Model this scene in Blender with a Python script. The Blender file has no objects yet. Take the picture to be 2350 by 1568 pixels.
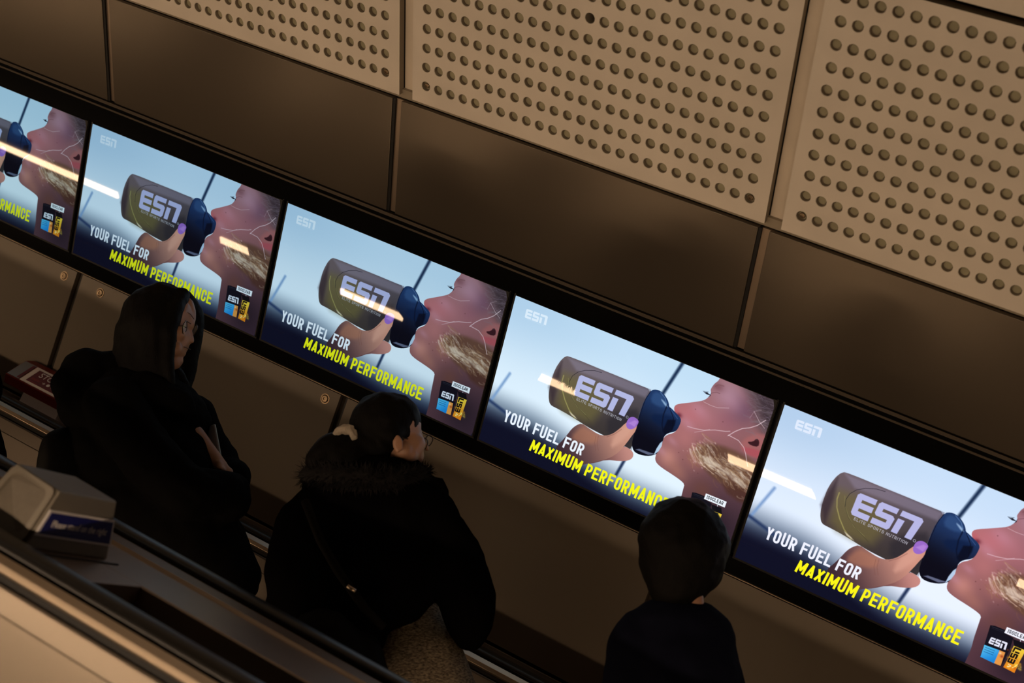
import bpy, bmesh, math, random, json
import numpy as np
from mathutils import Vector, Matrix, noise
SC=bpy.context.scene; C=SC.collection; PI=math.pi
# ---------------------------------------------------------------- frames
# u runs down the 30 degree slope, V is perpendicular to the slope (up), N is the horizontal distance from the wall
C3,S3=math.cos(math.radians(30)),0.5
CT,ST=math.cos(math.radians(25)),math.sin(math.radians(25))
def P(u,V,N): return Vector((u*C3+V*S3,-N,-u*S3+V*C3))
def SF(v,w): return (v*CT-w*ST, w*CT+v*ST)          # frame of the inward leaning display wall -> (V,N)
UD=Vector((C3,0,-S3))
# ---------------------------------------------------------------- camera
cam=bpy.data.objects.new('camera',bpy.data.cameras.new('camera')); C.objects.link(cam); SC.camera=cam
cam.matrix_world=Matrix([[0.940116, 0.143741, 0.309064, 3.60626], [0.33621, -0.241859, -0.910202, -3.91383], [-0.056083, 0.959606, -0.275702, -2.65444], [0, 0, 0, 1]])
cam.data.sensor_width=36; cam.data.lens=36*3286.67/2350; cam.data.clip_start=.05; cam.data.clip_end=60
cam.data.dof.use_dof=True; cam.data.dof.focus_distance=4.35; cam.data.dof.aperture_fstop=3.2
# ---------------------------------------------------------------- world, exposure
wd=bpy.data.worlds.new('tunnel_air'); SC.world=wd; wd.use_nodes=True
wd.node_tree.nodes['Background'].inputs[0].default_value=(1,.72,.45,1); wd.node_tree.nodes['Background'].inputs[1].default_value=.01
SC.view_settings.view_transform='Standard'; SC.view_settings.look='None'; SC.view_settings.exposure=0; SC.view_settings.gamma=1
SC.view_settings.use_curve_mapping=False
SC.cycles.use_denoising=True; SC.cycles.max_bounces=6; SC.cycles.sample_clamp_indirect=4
LAMP_W=30.0        # radiance of the handrail light strips
WASH=.3         # watts of each added, unseen wash light
CEIL=5.5  # watts of the unseen fill added overhead
def area(name,loc,to,sx,sy,watt,colr,spread=180):
    l=bpy.data.lights.new(name,'AREA'); l.shape='RECTANGLE'; l.size=sx; l.size_y=sy; l.energy=watt; l.color=colr; l.spread=math.radians(spread)
    o=bpy.data.objects.new(name,l); C.objects.link(o); o.location=loc
    o.rotation_euler=(Vector(to)-Vector(loc)).to_track_quat('-Z','Y').to_euler(); return o
HOM=[0.000697815, 0.000140779, -0.12864114, -0.00041265, 0.001016677, 0.025145735, 6.4993e-05, -2.1859e-05, 1.0]
PEOPLE={"woman_long_hair":{"o":[1.3816,-0.5,-1.4162],"a":[-0.546,0.8378,0.0],"r":[0.8378,0.546,0.0],"skull":[[[0.0022,0.0,0.0198,0.0861]],[[0.0217,-0.0,0.0294,0.0713]],[[-0.0217,0.0,-0.02,0.0713]]],"face":[[[0.0464,0.0,0.0205,0.0443],[0.0588,0.0,0.0141,0.0381]],[[0.037,0.0,-0.0323,0.0492],[0.0312,0.0,-0.0651,0.0418]],[[0.0671,0.0,0.0646,0.027],[0.0746,-0.0,0.0461,0.0246],[0.0784,0.0,0.0276,0.0209]],[[0.0737,-0.0,-0.0121,0.0148],[0.0825,0.0,-0.0318,0.0111],[0.0875,0.0,-0.0422,0.008]],[[0.0737,-0.012,-0.0498,0.0067]],[[0.0667,-0.0,-0.0608,0.0135],[0.0728,-0.0,-0.0621,0.0074]],[[0.0607,0.0,-0.0792,0.0123],[0.0656,0.0,-0.0792,0.0061]],[[0.0474,0.0,-0.1002,0.0184],[0.0535,0.0,-0.1027,0.0123]],[[0.0254,0.0,-0.0978,0.032],[0.0377,0.0,-0.1068,0.0221]],[[0.0426,-0.045,-0.0326,0.0267]],[[0.037,-0.035,-0.0752,0.0244]]],"neck":[[[0.0007,-0.0,-0.0655,0.0443],[-0.0224,-0.0,-0.1563,0.0492]]],"hair":[[[-0.0224,0.0,0.0299,0.0947],[-0.0364,0.0,-0.0136,0.091],[-0.0478,0.0,-0.066,0.0836],[-0.0529,0.0,-0.1308,0.0762]],[[-0.0007,0.0,0.066,0.0701]],[[0.0263,-0.01,0.058,0.0491]],[[0.0555,-0.015,0.0889,0.0269],[0.031,-0.06,0.0278,0.0315],[0.0146,-0.085,-0.0449,0.0265]],[[-0.0242,-0.03,-0.0095,0.083],[-0.0205,-0.04,-0.1158,0.056],[-0.0005,-0.05,-0.1822,0.0316]],[[-0.0849,0.0,-0.0143,0.0467],[-0.0894,-0.0,-0.1053,0.0516]],[[0.0218,-0.085,-0.0513,0.0241],[0.0178,-0.08,-0.1266,0.0205],[0.028,-0.08,-0.1899,0.0169]],[[0.0622,0.09,0.096,0.0452],[0.0829,0.1,0.0587,0.0453],[0.0835,0.11,-0.006,0.0379],[0.0766,0.11,-0.1133,0.0252],[0.0704,0.1,-0.1557,0.0201]],[[0.0443,0.02,-0.1377,0.0247],[0.069,0.02,-0.1765,0.0173]]],"coat":[[[-0.093,-0.0,-0.2395,0.1229],[-0.0091,-0.0,-0.2649,0.1229]],[[-0.1405,0.02,-0.2663,0.1174]],[[0.0213,0.02,-0.2856,0.126]],[[-0.1148,0.02,-0.3669,0.1606],[0.0047,0.02,-0.4179,0.1606]],[[-0.0413,0.03,-0.5392,0.1858],[0.042,0.03,-0.5653,0.1796]],[[0.0786,0.05,-0.6366,0.168],[0.133,0.06,-0.6855,0.1434]],[[-0.0399,0.03,-0.6368,0.161]],[[-0.0738,0.02,-0.6976,0.1606]],[[0.1635,0.07,-0.7095,0.125],[0.1616,0.02,-0.728,0.1112]],[[-0.1244,-0.14,-0.2678,0.0831],[-0.0413,-0.2,-0.4142,0.0795],[0.0729,-0.2,-0.5217,0.0748],[0.1668,-0.14,-0.5119,0.0617],[0.198,-0.1,-0.4988,0.0504]],[[0.0909,0.16,-0.2334,0.0766],[0.143,0.2,-0.3172,0.0645],[0.1921,0.16,-0.3982,0.0562],[0.2132,0.08,-0.4272,0.0526]],[[0.1861,-0.1,-0.529,0.0624]]],"hood":[[[-0.2027,0.02,-0.1418,0.0815],[-0.2185,-0.0,-0.1828,0.0787]],[[-0.2412,-0.02,-0.1755,0.0587]],[[-0.1315,0.03,-0.1361,0.0743],[-0.0588,0.03,-0.1615,0.0681],[0.0142,0.02,-0.1767,0.0544]],[[-0.2096,-0.03,-0.247,0.0732],[-0.1251,-0.1,-0.2825,0.0792]],[[-0.0451,-0.07,-0.2191,0.0665],[0.0382,-0.07,-0.2566,0.0604]]],"backpack":[[[-0.2542,0.0,-0.3702,0.0762],[-0.2514,0.0,-0.4682,0.0861],[-0.2376,0.0,-0.553,0.0861]],[[-0.2362,0.0,-0.395,0.0787],[-0.2235,0.0,-0.5653,0.0811]],[[-0.2607,-0.0,-0.3455,0.0492]]],"phone":[[[0.1387,-0.0,-0.3376,0.0074],[0.1509,0.0,-0.4033,0.0074]]],"hand":[[[0.167,-0.02,-0.4175,0.0184],[0.1863,-0.02,-0.4352,0.0196]]],"fingers":[[[0.1598,-0.02,-0.41,0.0086],[0.1529,-0.012,-0.3907,0.008],[0.146,0.0,-0.373,0.0074]],[[0.1642,-0.03,-0.4071,0.0085],[0.157,-0.03,-0.392,0.0079],[0.1513,-0.02,-0.3823,0.0073]],[[0.1686,-0.04,-0.4191,0.0085],[0.1612,-0.045,-0.4101,0.0079],[0.1544,-0.035,-0.4055,0.0068]],[[0.1732,-0.045,-0.4301,0.0079],[0.1646,-0.05,-0.4261,0.0073],[0.159,-0.04,-0.4228,0.0061]],[[0.1703,-0.0,-0.4009,0.0098],[0.1574,0.012,-0.3807,0.0086],[0.1489,0.012,-0.3654,0.0074]]],"legs":[[[0.0776,-0.05,-0.7933,0.0704],[0.1081,-0.05,-1.1603,0.051],[0.1093,-0.05,-1.4441,0.0413]],[[0.176,0.08,-0.7819,0.0702],[0.1876,0.08,-1.1618,0.0526],[0.1873,0.08,-1.4559,0.0426]]],"glasses":[[[0.0653,-0.062,-0.0205,0.017]],[[0.0947,-0.0,-0.0092,0.016]],[[0.0168,-0.075,-0.02,0.0036],[0.0603,-0.068,-0.0172,0.0036]]]},"woman_fur_hood":{"o":[2.078,-0.5,-1.8081],"a":[-0.4086,0.9127,0.0],"r":[0.9127,0.4086,0.0],"skull":[[[-0.001,0.0,0.0036,0.0834]],[[0.0223,-0.0,0.011,0.0718]],[[-0.0267,0.0,-0.0049,0.0695]]],"face":[[[0.052,-0.0,-0.002,0.044]],[[0.064,-0.0,0.0094,0.0324]],[[0.0561,0.0,-0.0496,0.0463]],[[0.0713,0.0,-0.0443,0.0347]],[[0.0727,0.01,-0.0718,0.029]],[[0.0791,0.03,-0.0023,0.0198],[0.0869,0.045,-0.0184,0.0152]],[[0.1045,0.075,-0.0319,0.0106],[0.1101,0.08,-0.0431,0.0071]],[[0.082,0.03,-0.0787,0.0163]],[[0.055,-0.02,-0.0773,0.03]],[[0.0438,-0.035,-0.0683,0.0275]]],"ear":[[[0.0297,-0.082,-0.0441,0.0102],[0.0224,-0.085,-0.0583,0.0079],[0.0286,-0.082,-0.0764,0.0091]],[[0.0385,-0.083,-0.0516,0.0068],[0.0378,-0.083,-0.0724,0.0068]]],"neck":[[[-0.0017,-0.0,-0.0532,0.0463],[-0.0218,0.0,-0.146,0.0486]]],"hair":[[[-0.0054,0.0,0.0121,0.0927]],[[0.0239,0.0,0.0229,0.0741]],[[-0.0348,0.0,-0.0046,0.0695],[-0.0506,0.0,-0.0336,0.0533]],[[-0.0984,-0.02,-0.0419,0.0461],[-0.144,-0.03,-0.0597,0.0483],[-0.1729,-0.03,-0.0876,0.0414]],[[-0.0622,-0.02,-0.0527,0.0541],[-0.0304,-0.02,-0.0621,0.053]],[[0.0476,0.01,0.0363,0.0488]],[[0.0108,-0.055,-0.0304,0.0388]],[[-0.0996,-0.03,-0.1022,0.0689]]],"scrunchie":[[[-0.1345,-0.05,-0.0271,0.0103],[-0.1228,-0.055,-0.0159,0.0137],[-0.1089,-0.06,-0.0117,0.0148],[-0.0953,-0.06,-0.011,0.0148],[-0.0864,-0.06,-0.0196,0.0125],[-0.0832,-0.065,-0.0324,0.0114]]],"fur":[[[-0.2057,-0.04,-0.1252,0.039],[-0.1418,-0.12,-0.141,0.0404],[-0.0641,-0.16,-0.1608,0.0377],[0.0124,-0.15,-0.1643,0.0356],[0.0802,-0.08,-0.1447,0.0317],[0.1036,0.02,-0.117,0.0256]],[[-0.1946,0.06,-0.0803,0.04],[-0.1036,0.13,-0.058,0.0359],[0.0144,0.14,-0.079,0.0312],[0.0965,0.1,-0.0963,0.0262]]],"hood":[[[-0.1126,-0.03,-0.1708,0.0977],[-0.011,-0.03,-0.1751,0.1034]],[[0.0464,-0.0,-0.1605,0.0811]],[[-0.1578,-0.02,-0.1556,0.0691]],[[0.1318,-0.03,-0.1581,0.0149],[0.1259,0.0,-0.1813,0.0417]],[[0.1406,-0.02,-0.1449,0.0104]]],"coat":[[[-0.1267,0.0,-0.2452,0.139],[0.0091,-0.0,-0.2512,0.1506],[0.0776,0.02,-0.251,0.1164]],[[-0.1726,0.0,-0.2887,0.1332]],[[0.0759,0.02,-0.2969,0.1257]],[[-0.1746,0.0,-0.3899,0.1506],[-0.0175,0.0,-0.3748,0.1621]],[[-0.1544,0.0,-0.4906,0.1621]],[[-0.1982,-0.0,-0.4664,0.1297]],[[0.0382,0.03,-0.3963,0.1051]],[[0.121,-0.04,-0.2738,0.0756],[0.1663,-0.06,-0.3798,0.0821],[0.1905,-0.06,-0.4584,0.0798],[0.1956,-0.04,-0.5115,0.0687],[0.195,-0.0,-0.5409,0.051]],[[-0.2159,-0.02,-0.2671,0.0875],[-0.2276,-0.04,-0.3811,0.0962]]],"bag":[[[-0.1666,-0.24,-0.584,0.0976],[-0.1273,-0.24,-0.6669,0.0976]],[[-0.0852,-0.22,-0.6071,0.0676],[-0.067,-0.22,-0.6994,0.072]]],"strap":[[[-0.206,-0.17,-0.2142,0.0111],[-0.1687,-0.2,-0.3183,0.011],[-0.1271,-0.22,-0.3974,0.0109],[-0.1017,-0.22,-0.4354,0.0109],[-0.0613,-0.22,-0.4949,0.0109],[-0.0208,-0.2,-0.5366,0.011]]],"buckle":[[[-0.1044,-0.236,-0.4372,0.0043],[-0.0849,-0.236,-0.4506,0.0043]]],"skirt":[[[0.0708,0.09,-0.4592,0.0688],[0.0707,0.08,-0.5168,0.0781],[0.0926,0.05,-0.6093,0.0986],[0.1046,0.04,-0.7196,0.1217]],[[0.0359,0.08,-0.4699,0.0662],[0.036,0.06,-0.528,0.0777],[0.0276,0.02,-0.6947,0.1164]]],"hand":[[[0.1972,-0.03,-0.4886,0.023],[0.1941,-0.03,-0.5061,0.0218]]],"fingers":[[[0.185,-0.03,-0.5101,0.0092],[0.1819,-0.03,-0.5275,0.008],[0.1813,-0.03,-0.5406,0.008]],[[0.1937,-0.03,-0.5149,0.0092],[0.1916,-0.03,-0.5345,0.008],[0.1899,-0.03,-0.5476,0.008]],[[0.2016,-0.03,-0.5131,0.0092],[0.2007,-0.03,-0.5306,0.008],[0.199,-0.03,-0.5437,0.008]],[[0.2097,-0.03,-0.5069,0.008],[0.2089,-0.03,-0.5222,0.0069],[0.2073,-0.03,-0.5331,0.0069]],[[0.182,-0.02,-0.4869,0.0092],[0.1768,-0.02,-0.5021,0.0081],[0.1763,-0.02,-0.5131,0.0081]]],"legs":[[[0.0369,0.0,-0.7387,0.0649],[0.0285,0.0,-0.9686,0.0486],[0.0162,-0.0,-1.3082,0.0371]],[[0.128,0.1,-0.7407,0.0666],[0.1178,0.1,-0.977,0.0499],[0.1027,0.1,-1.3262,0.038]]],"glasses":[[[0.1036,0.035,-0.0356,0.014]],[[0.1159,0.085,-0.0169,0.013]],[[0.0411,-0.07,-0.0419,0.0028],[0.1002,0.03,-0.0294,0.0029]]]},"person_bob":{"o":[2.8497,-0.5,-2.2037],"a":[-0.2164,0.9763,0.0],"r":[0.9763,0.2164,0.0],"skull":[[[0.0055,-0.0,0.026,0.092]],[[0.003,0.02,0.0002,0.0883]]],"face":[[[0.013,0.05,-0.0265,0.0657]],[[0.0193,0.06,-0.0736,0.0468],[0.0284,0.06,-0.0901,0.0319]],[[0.0177,0.12,-0.0293,0.0097]],[[0.0761,0.0,-0.0266,0.0105]]],"neck":[[[-0.0033,-0.0,-0.0732,0.0502],[-0.018,0.0,-0.1447,0.0544]],[[0.0152,-0.02,-0.1231,0.027],[0.0149,-0.02,-0.1487,0.027]]],"hair":[[[0.0031,0.0,0.023,0.1077]],[[0.005,-0.0,-0.0025,0.1108]],[[-0.0028,0.0,-0.0314,0.1024],[-0.0149,-0.01,-0.063,0.0834],[-0.0233,-0.02,-0.0895,0.0665]],[[-0.0279,-0.02,0.0258,0.079]],[[0.0375,0.0,0.0078,0.0836]],[[0.0424,0.02,-0.0533,0.0547],[0.0358,0.02,-0.079,0.0378]],[[-0.0606,0.02,-0.0248,0.0505],[-0.0615,0.02,-0.0617,0.0378]]],"coat":[[[-0.0469,-0.0,-0.2146,0.1098],[0.0061,0.0,-0.2232,0.1045]],[[-0.0205,-0.0,-0.1734,0.0648]],[[-0.1068,-0.0,-0.2107,0.0815]],[[-0.0323,0.0,-0.3067,0.1463],[-0.0445,0.0,-0.4451,0.1463]],[[0.0083,0.0,-0.1978,0.0794]],[[0.0363,0.0,-0.2302,0.0732]],[[-0.1189,-0.02,-0.2417,0.0852],[-0.1474,-0.02,-0.3404,0.079],[-0.1576,0.0,-0.4584,0.069]],[[0.0395,0.04,-0.2535,0.074],[0.0595,0.06,-0.3404,0.068],[0.0677,0.08,-0.4514,0.0599]],[[-0.0827,0.0,-0.1713,0.0544]]],"collar":[[[-0.0803,0.0,-0.1426,0.0272],[-0.0392,-0.05,-0.1599,0.0268],[0.0117,-0.03,-0.1616,0.0269]]],"hand":[[[-0.1644,0.04,-0.5862,0.0296],[-0.1617,0.04,-0.6155,0.0254]],[[0.0605,0.1,-0.5508,0.028],[0.0577,0.1,-0.5804,0.0258]]],"fingers":[[[-0.1759,0.04,-0.6147,0.0095],[-0.1807,0.05,-0.6441,0.0085],[-0.1807,0.06,-0.6641,0.0085]],[[-0.166,0.04,-0.6191,0.0095],[-0.1701,0.05,-0.6524,0.0085],[-0.1701,0.06,-0.6723,0.0085]],[[-0.1562,0.05,-0.6182,0.0095],[-0.1591,0.06,-0.6496,0.0085],[-0.1599,0.07,-0.6676,0.0085]],[[-0.1465,0.05,-0.6128,0.0085],[-0.1478,0.06,-0.6366,0.0074],[-0.1495,0.07,-0.6526,0.0075]],[[-0.1414,0.05,-0.5878,0.0106],[-0.1354,0.06,-0.61,0.0096],[-0.1393,0.07,-0.6278,0.0085]],[[0.0475,0.1,-0.5798,0.0097],[0.0427,0.11,-0.6095,0.0086],[0.0409,0.12,-0.6296,0.0086]],[[0.0573,0.1,-0.5843,0.0097],[0.0544,0.11,-0.616,0.0086],[0.0526,0.12,-0.6361,0.0086]],[[0.0681,0.11,-0.5812,0.0097],[0.0664,0.12,-0.6112,0.0086],[0.0648,0.13,-0.6293,0.0087]],[[0.0768,0.11,-0.5758,0.0086],[0.0768,0.12,-0.5999,0.0076],[0.0754,0.13,-0.616,0.0076]],[[0.0423,0.12,-0.5504,0.0108],[0.0342,0.13,-0.5722,0.0098],[0.0346,0.14,-0.5905,0.0087]]],"legs":[[[-0.0965,0.0,-0.5784,0.0773],[-0.126,0.0,-0.8684,0.0564],[-0.1596,0.0,-1.2663,0.0418]],[[-0.0066,0.05,-0.585,0.0763],[-0.0287,0.05,-0.8784,0.0573],[-0.0659,0.05,-1.2806,0.0424]]]},"person_edge":{"o":[0.6657,-0.5,-1.2362],"a":[-0.6526,0.7577,0.0],"r":[0.7577,0.6526,0.0],"skull":[[[-0.0007,-0.0,0.014,0.0807]],[[0.0188,-0.0,0.0011,0.0706]]],"face":[[[0.0389,-0.0,-0.0258,0.0505],[0.0332,-0.0,-0.0682,0.0378]],[[0.0711,-0.0,-0.0126,0.0101]]],"neck":[[[0.0026,-0.0,-0.056,0.0454],[-0.0046,-0.0,-0.1674,0.0479]]],"hair":[[[-0.0113,-0.0,0.0275,0.0908]],[[-0.0236,-0.0,-0.0295,0.0782]]],"coat":[[[-0.0252,-0.0,-0.2504,0.1009],[0.0493,-0.0,-0.2612,0.0883]],[[-0.0077,-0.0,-0.358,0.1261],[0.0351,-0.0,-0.4905,0.1261]],[[0.0654,-0.0,-0.6218,0.1387],[0.0459,-0.0,-0.7257,0.1387]]],"hand":[[[0.1153,-0.0,-0.6476,0.0277],[0.1163,-0.0,-0.6738,0.0252]]],"fingers":[[[0.1069,-0.0,-0.6803,0.0088],[0.1067,-0.0,-0.7063,0.0088]],[[0.1168,-0.0,-0.6842,0.0088],[0.118,-0.0,-0.7128,0.0088]],[[0.1264,-0.0,-0.6816,0.0088],[0.1275,-0.0,-0.7076,0.0088]],[[0.1348,-0.0,-0.6763,0.0076],[0.1368,-0.0,-0.6972,0.0076]],[[0.0989,0.02,-0.6509,0.0089],[0.0951,0.02,-0.6758,0.0089]]],"legs":[[[0.0149,-0.0,-0.8277,0.0706],[0.041,0.0,-1.1268,0.0505],[0.0575,-0.0,-1.4737,0.0404]],[[0.1004,0.08,-0.8181,0.0719],[0.1136,0.08,-1.1242,0.0513],[0.1288,0.08,-1.4792,0.0411]]]}}
# ---- picture shown by the displays: painted numerically, sRGB values ----
def paint_ad():
    Wd,Hd=1440,810
    # E -> (s,t): points were measured on a display; homography rows map them to display fractions
    H=np.array(HOM).reshape(3,3)
    def st(p):
        q=H@np.array([p[0],p[1],1.0]); return q[0]/q[2]*Wd,q[1]/q[2]*Hd
    img=np.zeros((Hd,Wd,3),np.float32)
    yy,xx=np.mgrid[0:Hd,0:Wd].astype(np.float32); S=xx/Wd; T=yy/Hd
    def ss(a,b,x):
        t=np.clip((x-a)/(b-a),0,1); return t*t*(3-2*t)
    def col(r,g,b): return np.array([r,g,b],np.float32)/255
    # background: bright haze that falls to navy at the foot
    a=ss(0,.55,S)[...,None]; b=ss(0,.6,T)[...,None]
    top=col(176,204,226)*(1-a)+col(196,220,238)*a
    mid=col(220,235,245)*(1-a)+col(230,241,249)*a
    img[:]=top*(1-b)+mid*b
    edge=.705+.15*ss(.15,.62,S)
    d1=ss(edge-.13,edge+.10,T)[...,None]
    img[:]=img*(1-d1)+col(84,100,120)*d1
    d2=ss(edge+.01,edge+.17,T)[...,None]
    img[:]=img*(1-d2)+col(13,15,34)*d2
    def sdf(P,box=None,pad=40):
        P=np.array(P,np.float32)
        x0=int(max(0,P[:,0].min()-pad)); x1=int(min(Wd,P[:,0].max()+pad+1))
        y0=int(max(0,P[:,1].min()-pad)); y1=int(min(Hd,P[:,1].max()+pad+1))
        if x1<=x0 or y1<=y0: return None
        X=xx[y0:y1,x0:x1]; Y=yy[y0:y1,x0:x1]
        d=np.full(X.shape,1e9,np.float32); ins=np.zeros(X.shape,bool)
        n=len(P)
        for i in range(n):
            ax,ay=P[i]; bx,by=P[(i+1)%n]; ex,ey=bx-ax,by-ay; L=ex*ex+ey*ey+1e-9
            t=np.clip(((X-ax)*ex+(Y-ay)*ey)/L,0,1)
            d=np.minimum(d,(X-ax-t*ex)**2+(Y-ay-t*ey)**2)
            if ay!=by:
                c=((Y>=min(ay,by))&(Y<max(ay,by)))&(X<ax+(Y-ay)*ex/ey); ins^=c
        d=np.sqrt(d); return np.where(ins,d,-d),(y0,y1,x0,x1)
    def mix(sl,al,c):
        y0,y1,x0,x1=sl; v=img[y0:y1,x0:x1]; img[y0:y1,x0:x1]=v*(1-al[...,None])+np.asarray(c)*al[...,None]
    def poly(P,c,soft=1.0,op=1.0,raw=False,smooth=0):
        Q=[p if raw else st(p) for p in P]
        for _ in range(smooth):   # corner cutting
            n=len(Q); R_=[]
            for i in range(n):
                a_,b_=np.array(Q[i]),np.array(Q[(i+1)%n]); R_+= [a_*.75+b_*.25,a_*.25+b_*.75]
            Q=R_
        r=sdf(Q,pad=soft*2+4)
        if r is None:return
        d,sl=r; al=ss(-soft,soft,d)*op
        if callable(c):
            y0,y1,x0,x1=sl; c=c(xx[y0:y1,x0:x1],yy[y0:y1,x0:x1])
        mix(sl,al,c)
        return d,sl
    def line(P,w,c,soft=1.0,op=1.0,raw=False,butt=False,w2=None):
        Q=np.array([p if raw else st(p) for p in P],np.float32); pad=w+soft*2+3
        x0=int(max(0,Q[:,0].min()-pad)); x1=int(min(Wd,Q[:,0].max()+pad+1)); y0=int(max(0,Q[:,1].min()-pad)); y1=int(min(Hd,Q[:,1].max()+pad+1))
        if x1<=x0 or y1<=y0:return
        X=xx[y0:y1,x0:x1]; Y=yy[y0:y1,x0:x1]; best=np.full(X.shape,1e9,np.float32)
        n=len(Q)-1
        for i in range(n):
            ax,ay=Q[i]; ex,ey=Q[i+1]-Q[i]; L=float(np.hypot(ex,ey))
            if L<1e-3: continue
            ux,uy=ex/L,ey/L
            s_=(X-ax)*ux+(Y-ay)*uy; p_=np.abs((X-ax)*uy-(Y-ay)*ux)
            ww=w if w2 is None else w+(w2-w)*(i+np.clip(s_/L,0,1))/n
            if butt: d=np.maximum(p_-ww/2,np.maximum(-s_,s_-L))
            else:
                e=np.maximum(0,np.maximum(-s_,s_-L)); d=np.hypot(p_,e)-ww/2
            best=np.minimum(best,d)
        mix((y0,y1,x0,x1),ss(-soft,soft,-best)*op,c)
    def grad(p0,c0,p1,c1,p2=None,c2=None):
        a_=np.array(st(p0)); b_=np.array(st(p1)); e=b_-a_; L=e@e
        def f(X,Y):
            t=np.clip(((X-a_[0])*e[0]+(Y-a_[1])*e[1])/L,0,1)[...,None]
            t=t*t*(3-2*t); return col(*c0)*(1-t)+col(*c1)*t
        return f
    # blurred frame bars behind
    line([(1105,415),(1000,610)],17,col(28,48,78),8)
    line([(800,1030),(758,1120)],15,col(36,52,84),7)
    line([(155,525),(55,695)],13,col(120,154,196),9)
    line([(30,680),(180,800)],16,col(38,56,92),10)
    # face, neck and hair
    face=[(1308,500),(1300,520),(1278,540),(1266,560),(1258,578),(1262,596),(1256,612),(1240,632),(1220,645),(1190,652),(1140,662),(1090,670),(1068,680),(1062,698),(1066,718),(1080,745),(1094,760),(1098,780),(1078,800),(1074,826),(1080,836),(1060,852),(1030,862),(1012,880),(1006,905),(1002,926),(986,948),(972,985),(968,1015),(978,1040),(1010,1068),(1062,1102),(1110,1136),(1134,1160),(1128,1190),(1118,1240),(1108,1290),(1100,1350),(1080,1420),(1060,1490),(1050,1570),(1420,1620),(1720,900),(1720,560),(1500,480)]
    back=img.copy()
    poly(face,grad((1150,700),(168,108,110),(1150,1480),(24,18,34)),1.6,smooth=1)
    poly(face,grad((1000,1000),(186,116,106),(1300,1000),(120,78,76)),1.6,.35,smooth=1)
    def spot(p,r,c,op,asp=1.0,ang=0.0):
        x,y=st(p); x0=int(max(0,x-3*r*max(1,asp)));x1=int(min(Wd,x+3*r*max(1,asp)));y0=int(max(0,y-3*r*max(1,asp)));y1=int(min(Hd,y+3*r*max(1,asp)))
        if x1<=x0 or y1<=y0:return
        X=xx[y0:y1,x0:x1]-x;Y=yy[y0:y1,x0:x1]-y;ca,sa=np.cos(ang),np.sin(ang)
        U=(X*ca+Y*sa)/asp;V=-X*sa+Y*ca
        mix((y0,y1,x0,x1),np.exp(-(U*U+V*V)/(r*r))*op,c)
    spot((1160,735),64,col(196,112,118),.75,1.5); spot((1260,760),90,col(176,112,118),.5,1.3); spot((1360,600),90,col(172,132,146),.75,1.2)
    spot((1040,1000),50,col(206,140,124),.7); spot((1130,880),60,col(186,116,114),.6); spot((1190,1000),60,col(176,112,98),.6)
    spot((1360,760),60,col(150,92,104),.6); spot((1450,700),70,col(96,64,84),.7)
    spot((1090,1080),40,col(170,112,96),.6,1.6,.5); spot((1230,1200),60,col(108,66,56),.7); spot((1300,1400),90,col(40,28,36),.8)
    spot((1090,740),12,col(96,30,44),.9,1.4); spot((1076,712),16,col(190,90,96),.6)
    spot((1300,560),22,col(118,72,78),.7,1.4); 
    # dark hair at top right, ear, blonde strands
    hair=[(1410,510),(1440,560),(1462,600),(1482,650),(1494,700),(1506,740),(1520,790),(1545,830),(1580,860),(1700,900),(1760,560),(1600,500)]
    poly(hair,col(84,66,70),34,.8)
    poly([(1480,520),(1520,620),(1545,720),(1580,800),(1700,860),(1760,560)],col(50,40,46),26,.7)
    poly([(1440,880),(1480,850),(1540,830),(1600,860),(1600,980),(1520,985),(1460,960),(1430,920)],col(170,98,96),12,.75,smooth=1)
    poly([(1435,915),(1500,925),(1560,945),(1540,985),(1470,965)],col(176,74,84),8,.7,smooth=1)
    poly([(1466,886),(1500,884),(1520,862),(1535,880),(1530,915),(1490,908)],col(52,22,28),3,.95,smooth=1)
    rnd=random.Random(5)
    dark=[(1180,930),(1260,900),(1380,930),(1500,1000),(1560,1060),(1560,1180),(1480,1200),(1400,1180),(1300,1130),(1220,1040)]
    poly(dark,col(96,64,48),16,.85,smooth=1)
    poly([(1330,1130),(1520,1180),(1560,1300),(1380,1230)],col(78,46,36),16,.8,smooth=1)
    for i in range(420):
        f=rnd.random(); g=rnd.gauss(0,1)
        x=1165+f*340-g*22; y=925+f*215+g*34
        L=rnd.uniform(30,90)*(1-.3*f); an=math.radians(54+18*math.sin(f*9+g)-f*14)
        c=rnd.choice([(214,184,150),(236,216,194),(176,136,98),(134,94,62),(222,198,174),(104,70,50),(150,108,76)])
        k=rnd.uniform(-16,16)
        x1,y1=x+L*math.cos(an),y+L*math.sin(an); mx_,my_=(x+x1)/2+k,(y+y1)/2-k*.4
        pts=[((1-t)**2*x+2*t*(1-t)*mx_+t*t*x1,(1-t)**2*y+2*t*(1-t)*my_+t*t*y1) for t in (0,.25,.5,.75,1)]
        line(pts,rnd.uniform(2,7),col(*c),4.2,rnd.uniform(.2,.5),w2=.8)
    for i in range(26):
        f=rnd.random(); x=1210+f*220; y=985+f*130+rnd.gauss(0,16)
        line([(x,y),(x+26,y+26+rnd.uniform(-6,6)),(x+50,y+44)],rnd.uniform(6,12),col(240,222,200),7,.28)
    for i in range(30):
        x=rnd.uniform(1440,1620); y=rnd.uniform(540,840); an=math.radians(rnd.uniform(10,60)); L=rnd.uniform(60,140)
        line([(x,y),(x+L*.5*math.cos(an)+8,y+L*.5*math.sin(an)-6),(x+L*math.cos(an),y+L*math.sin(an))],rnd.uniform(3,7),col(128,112,116),5,.25)
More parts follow.
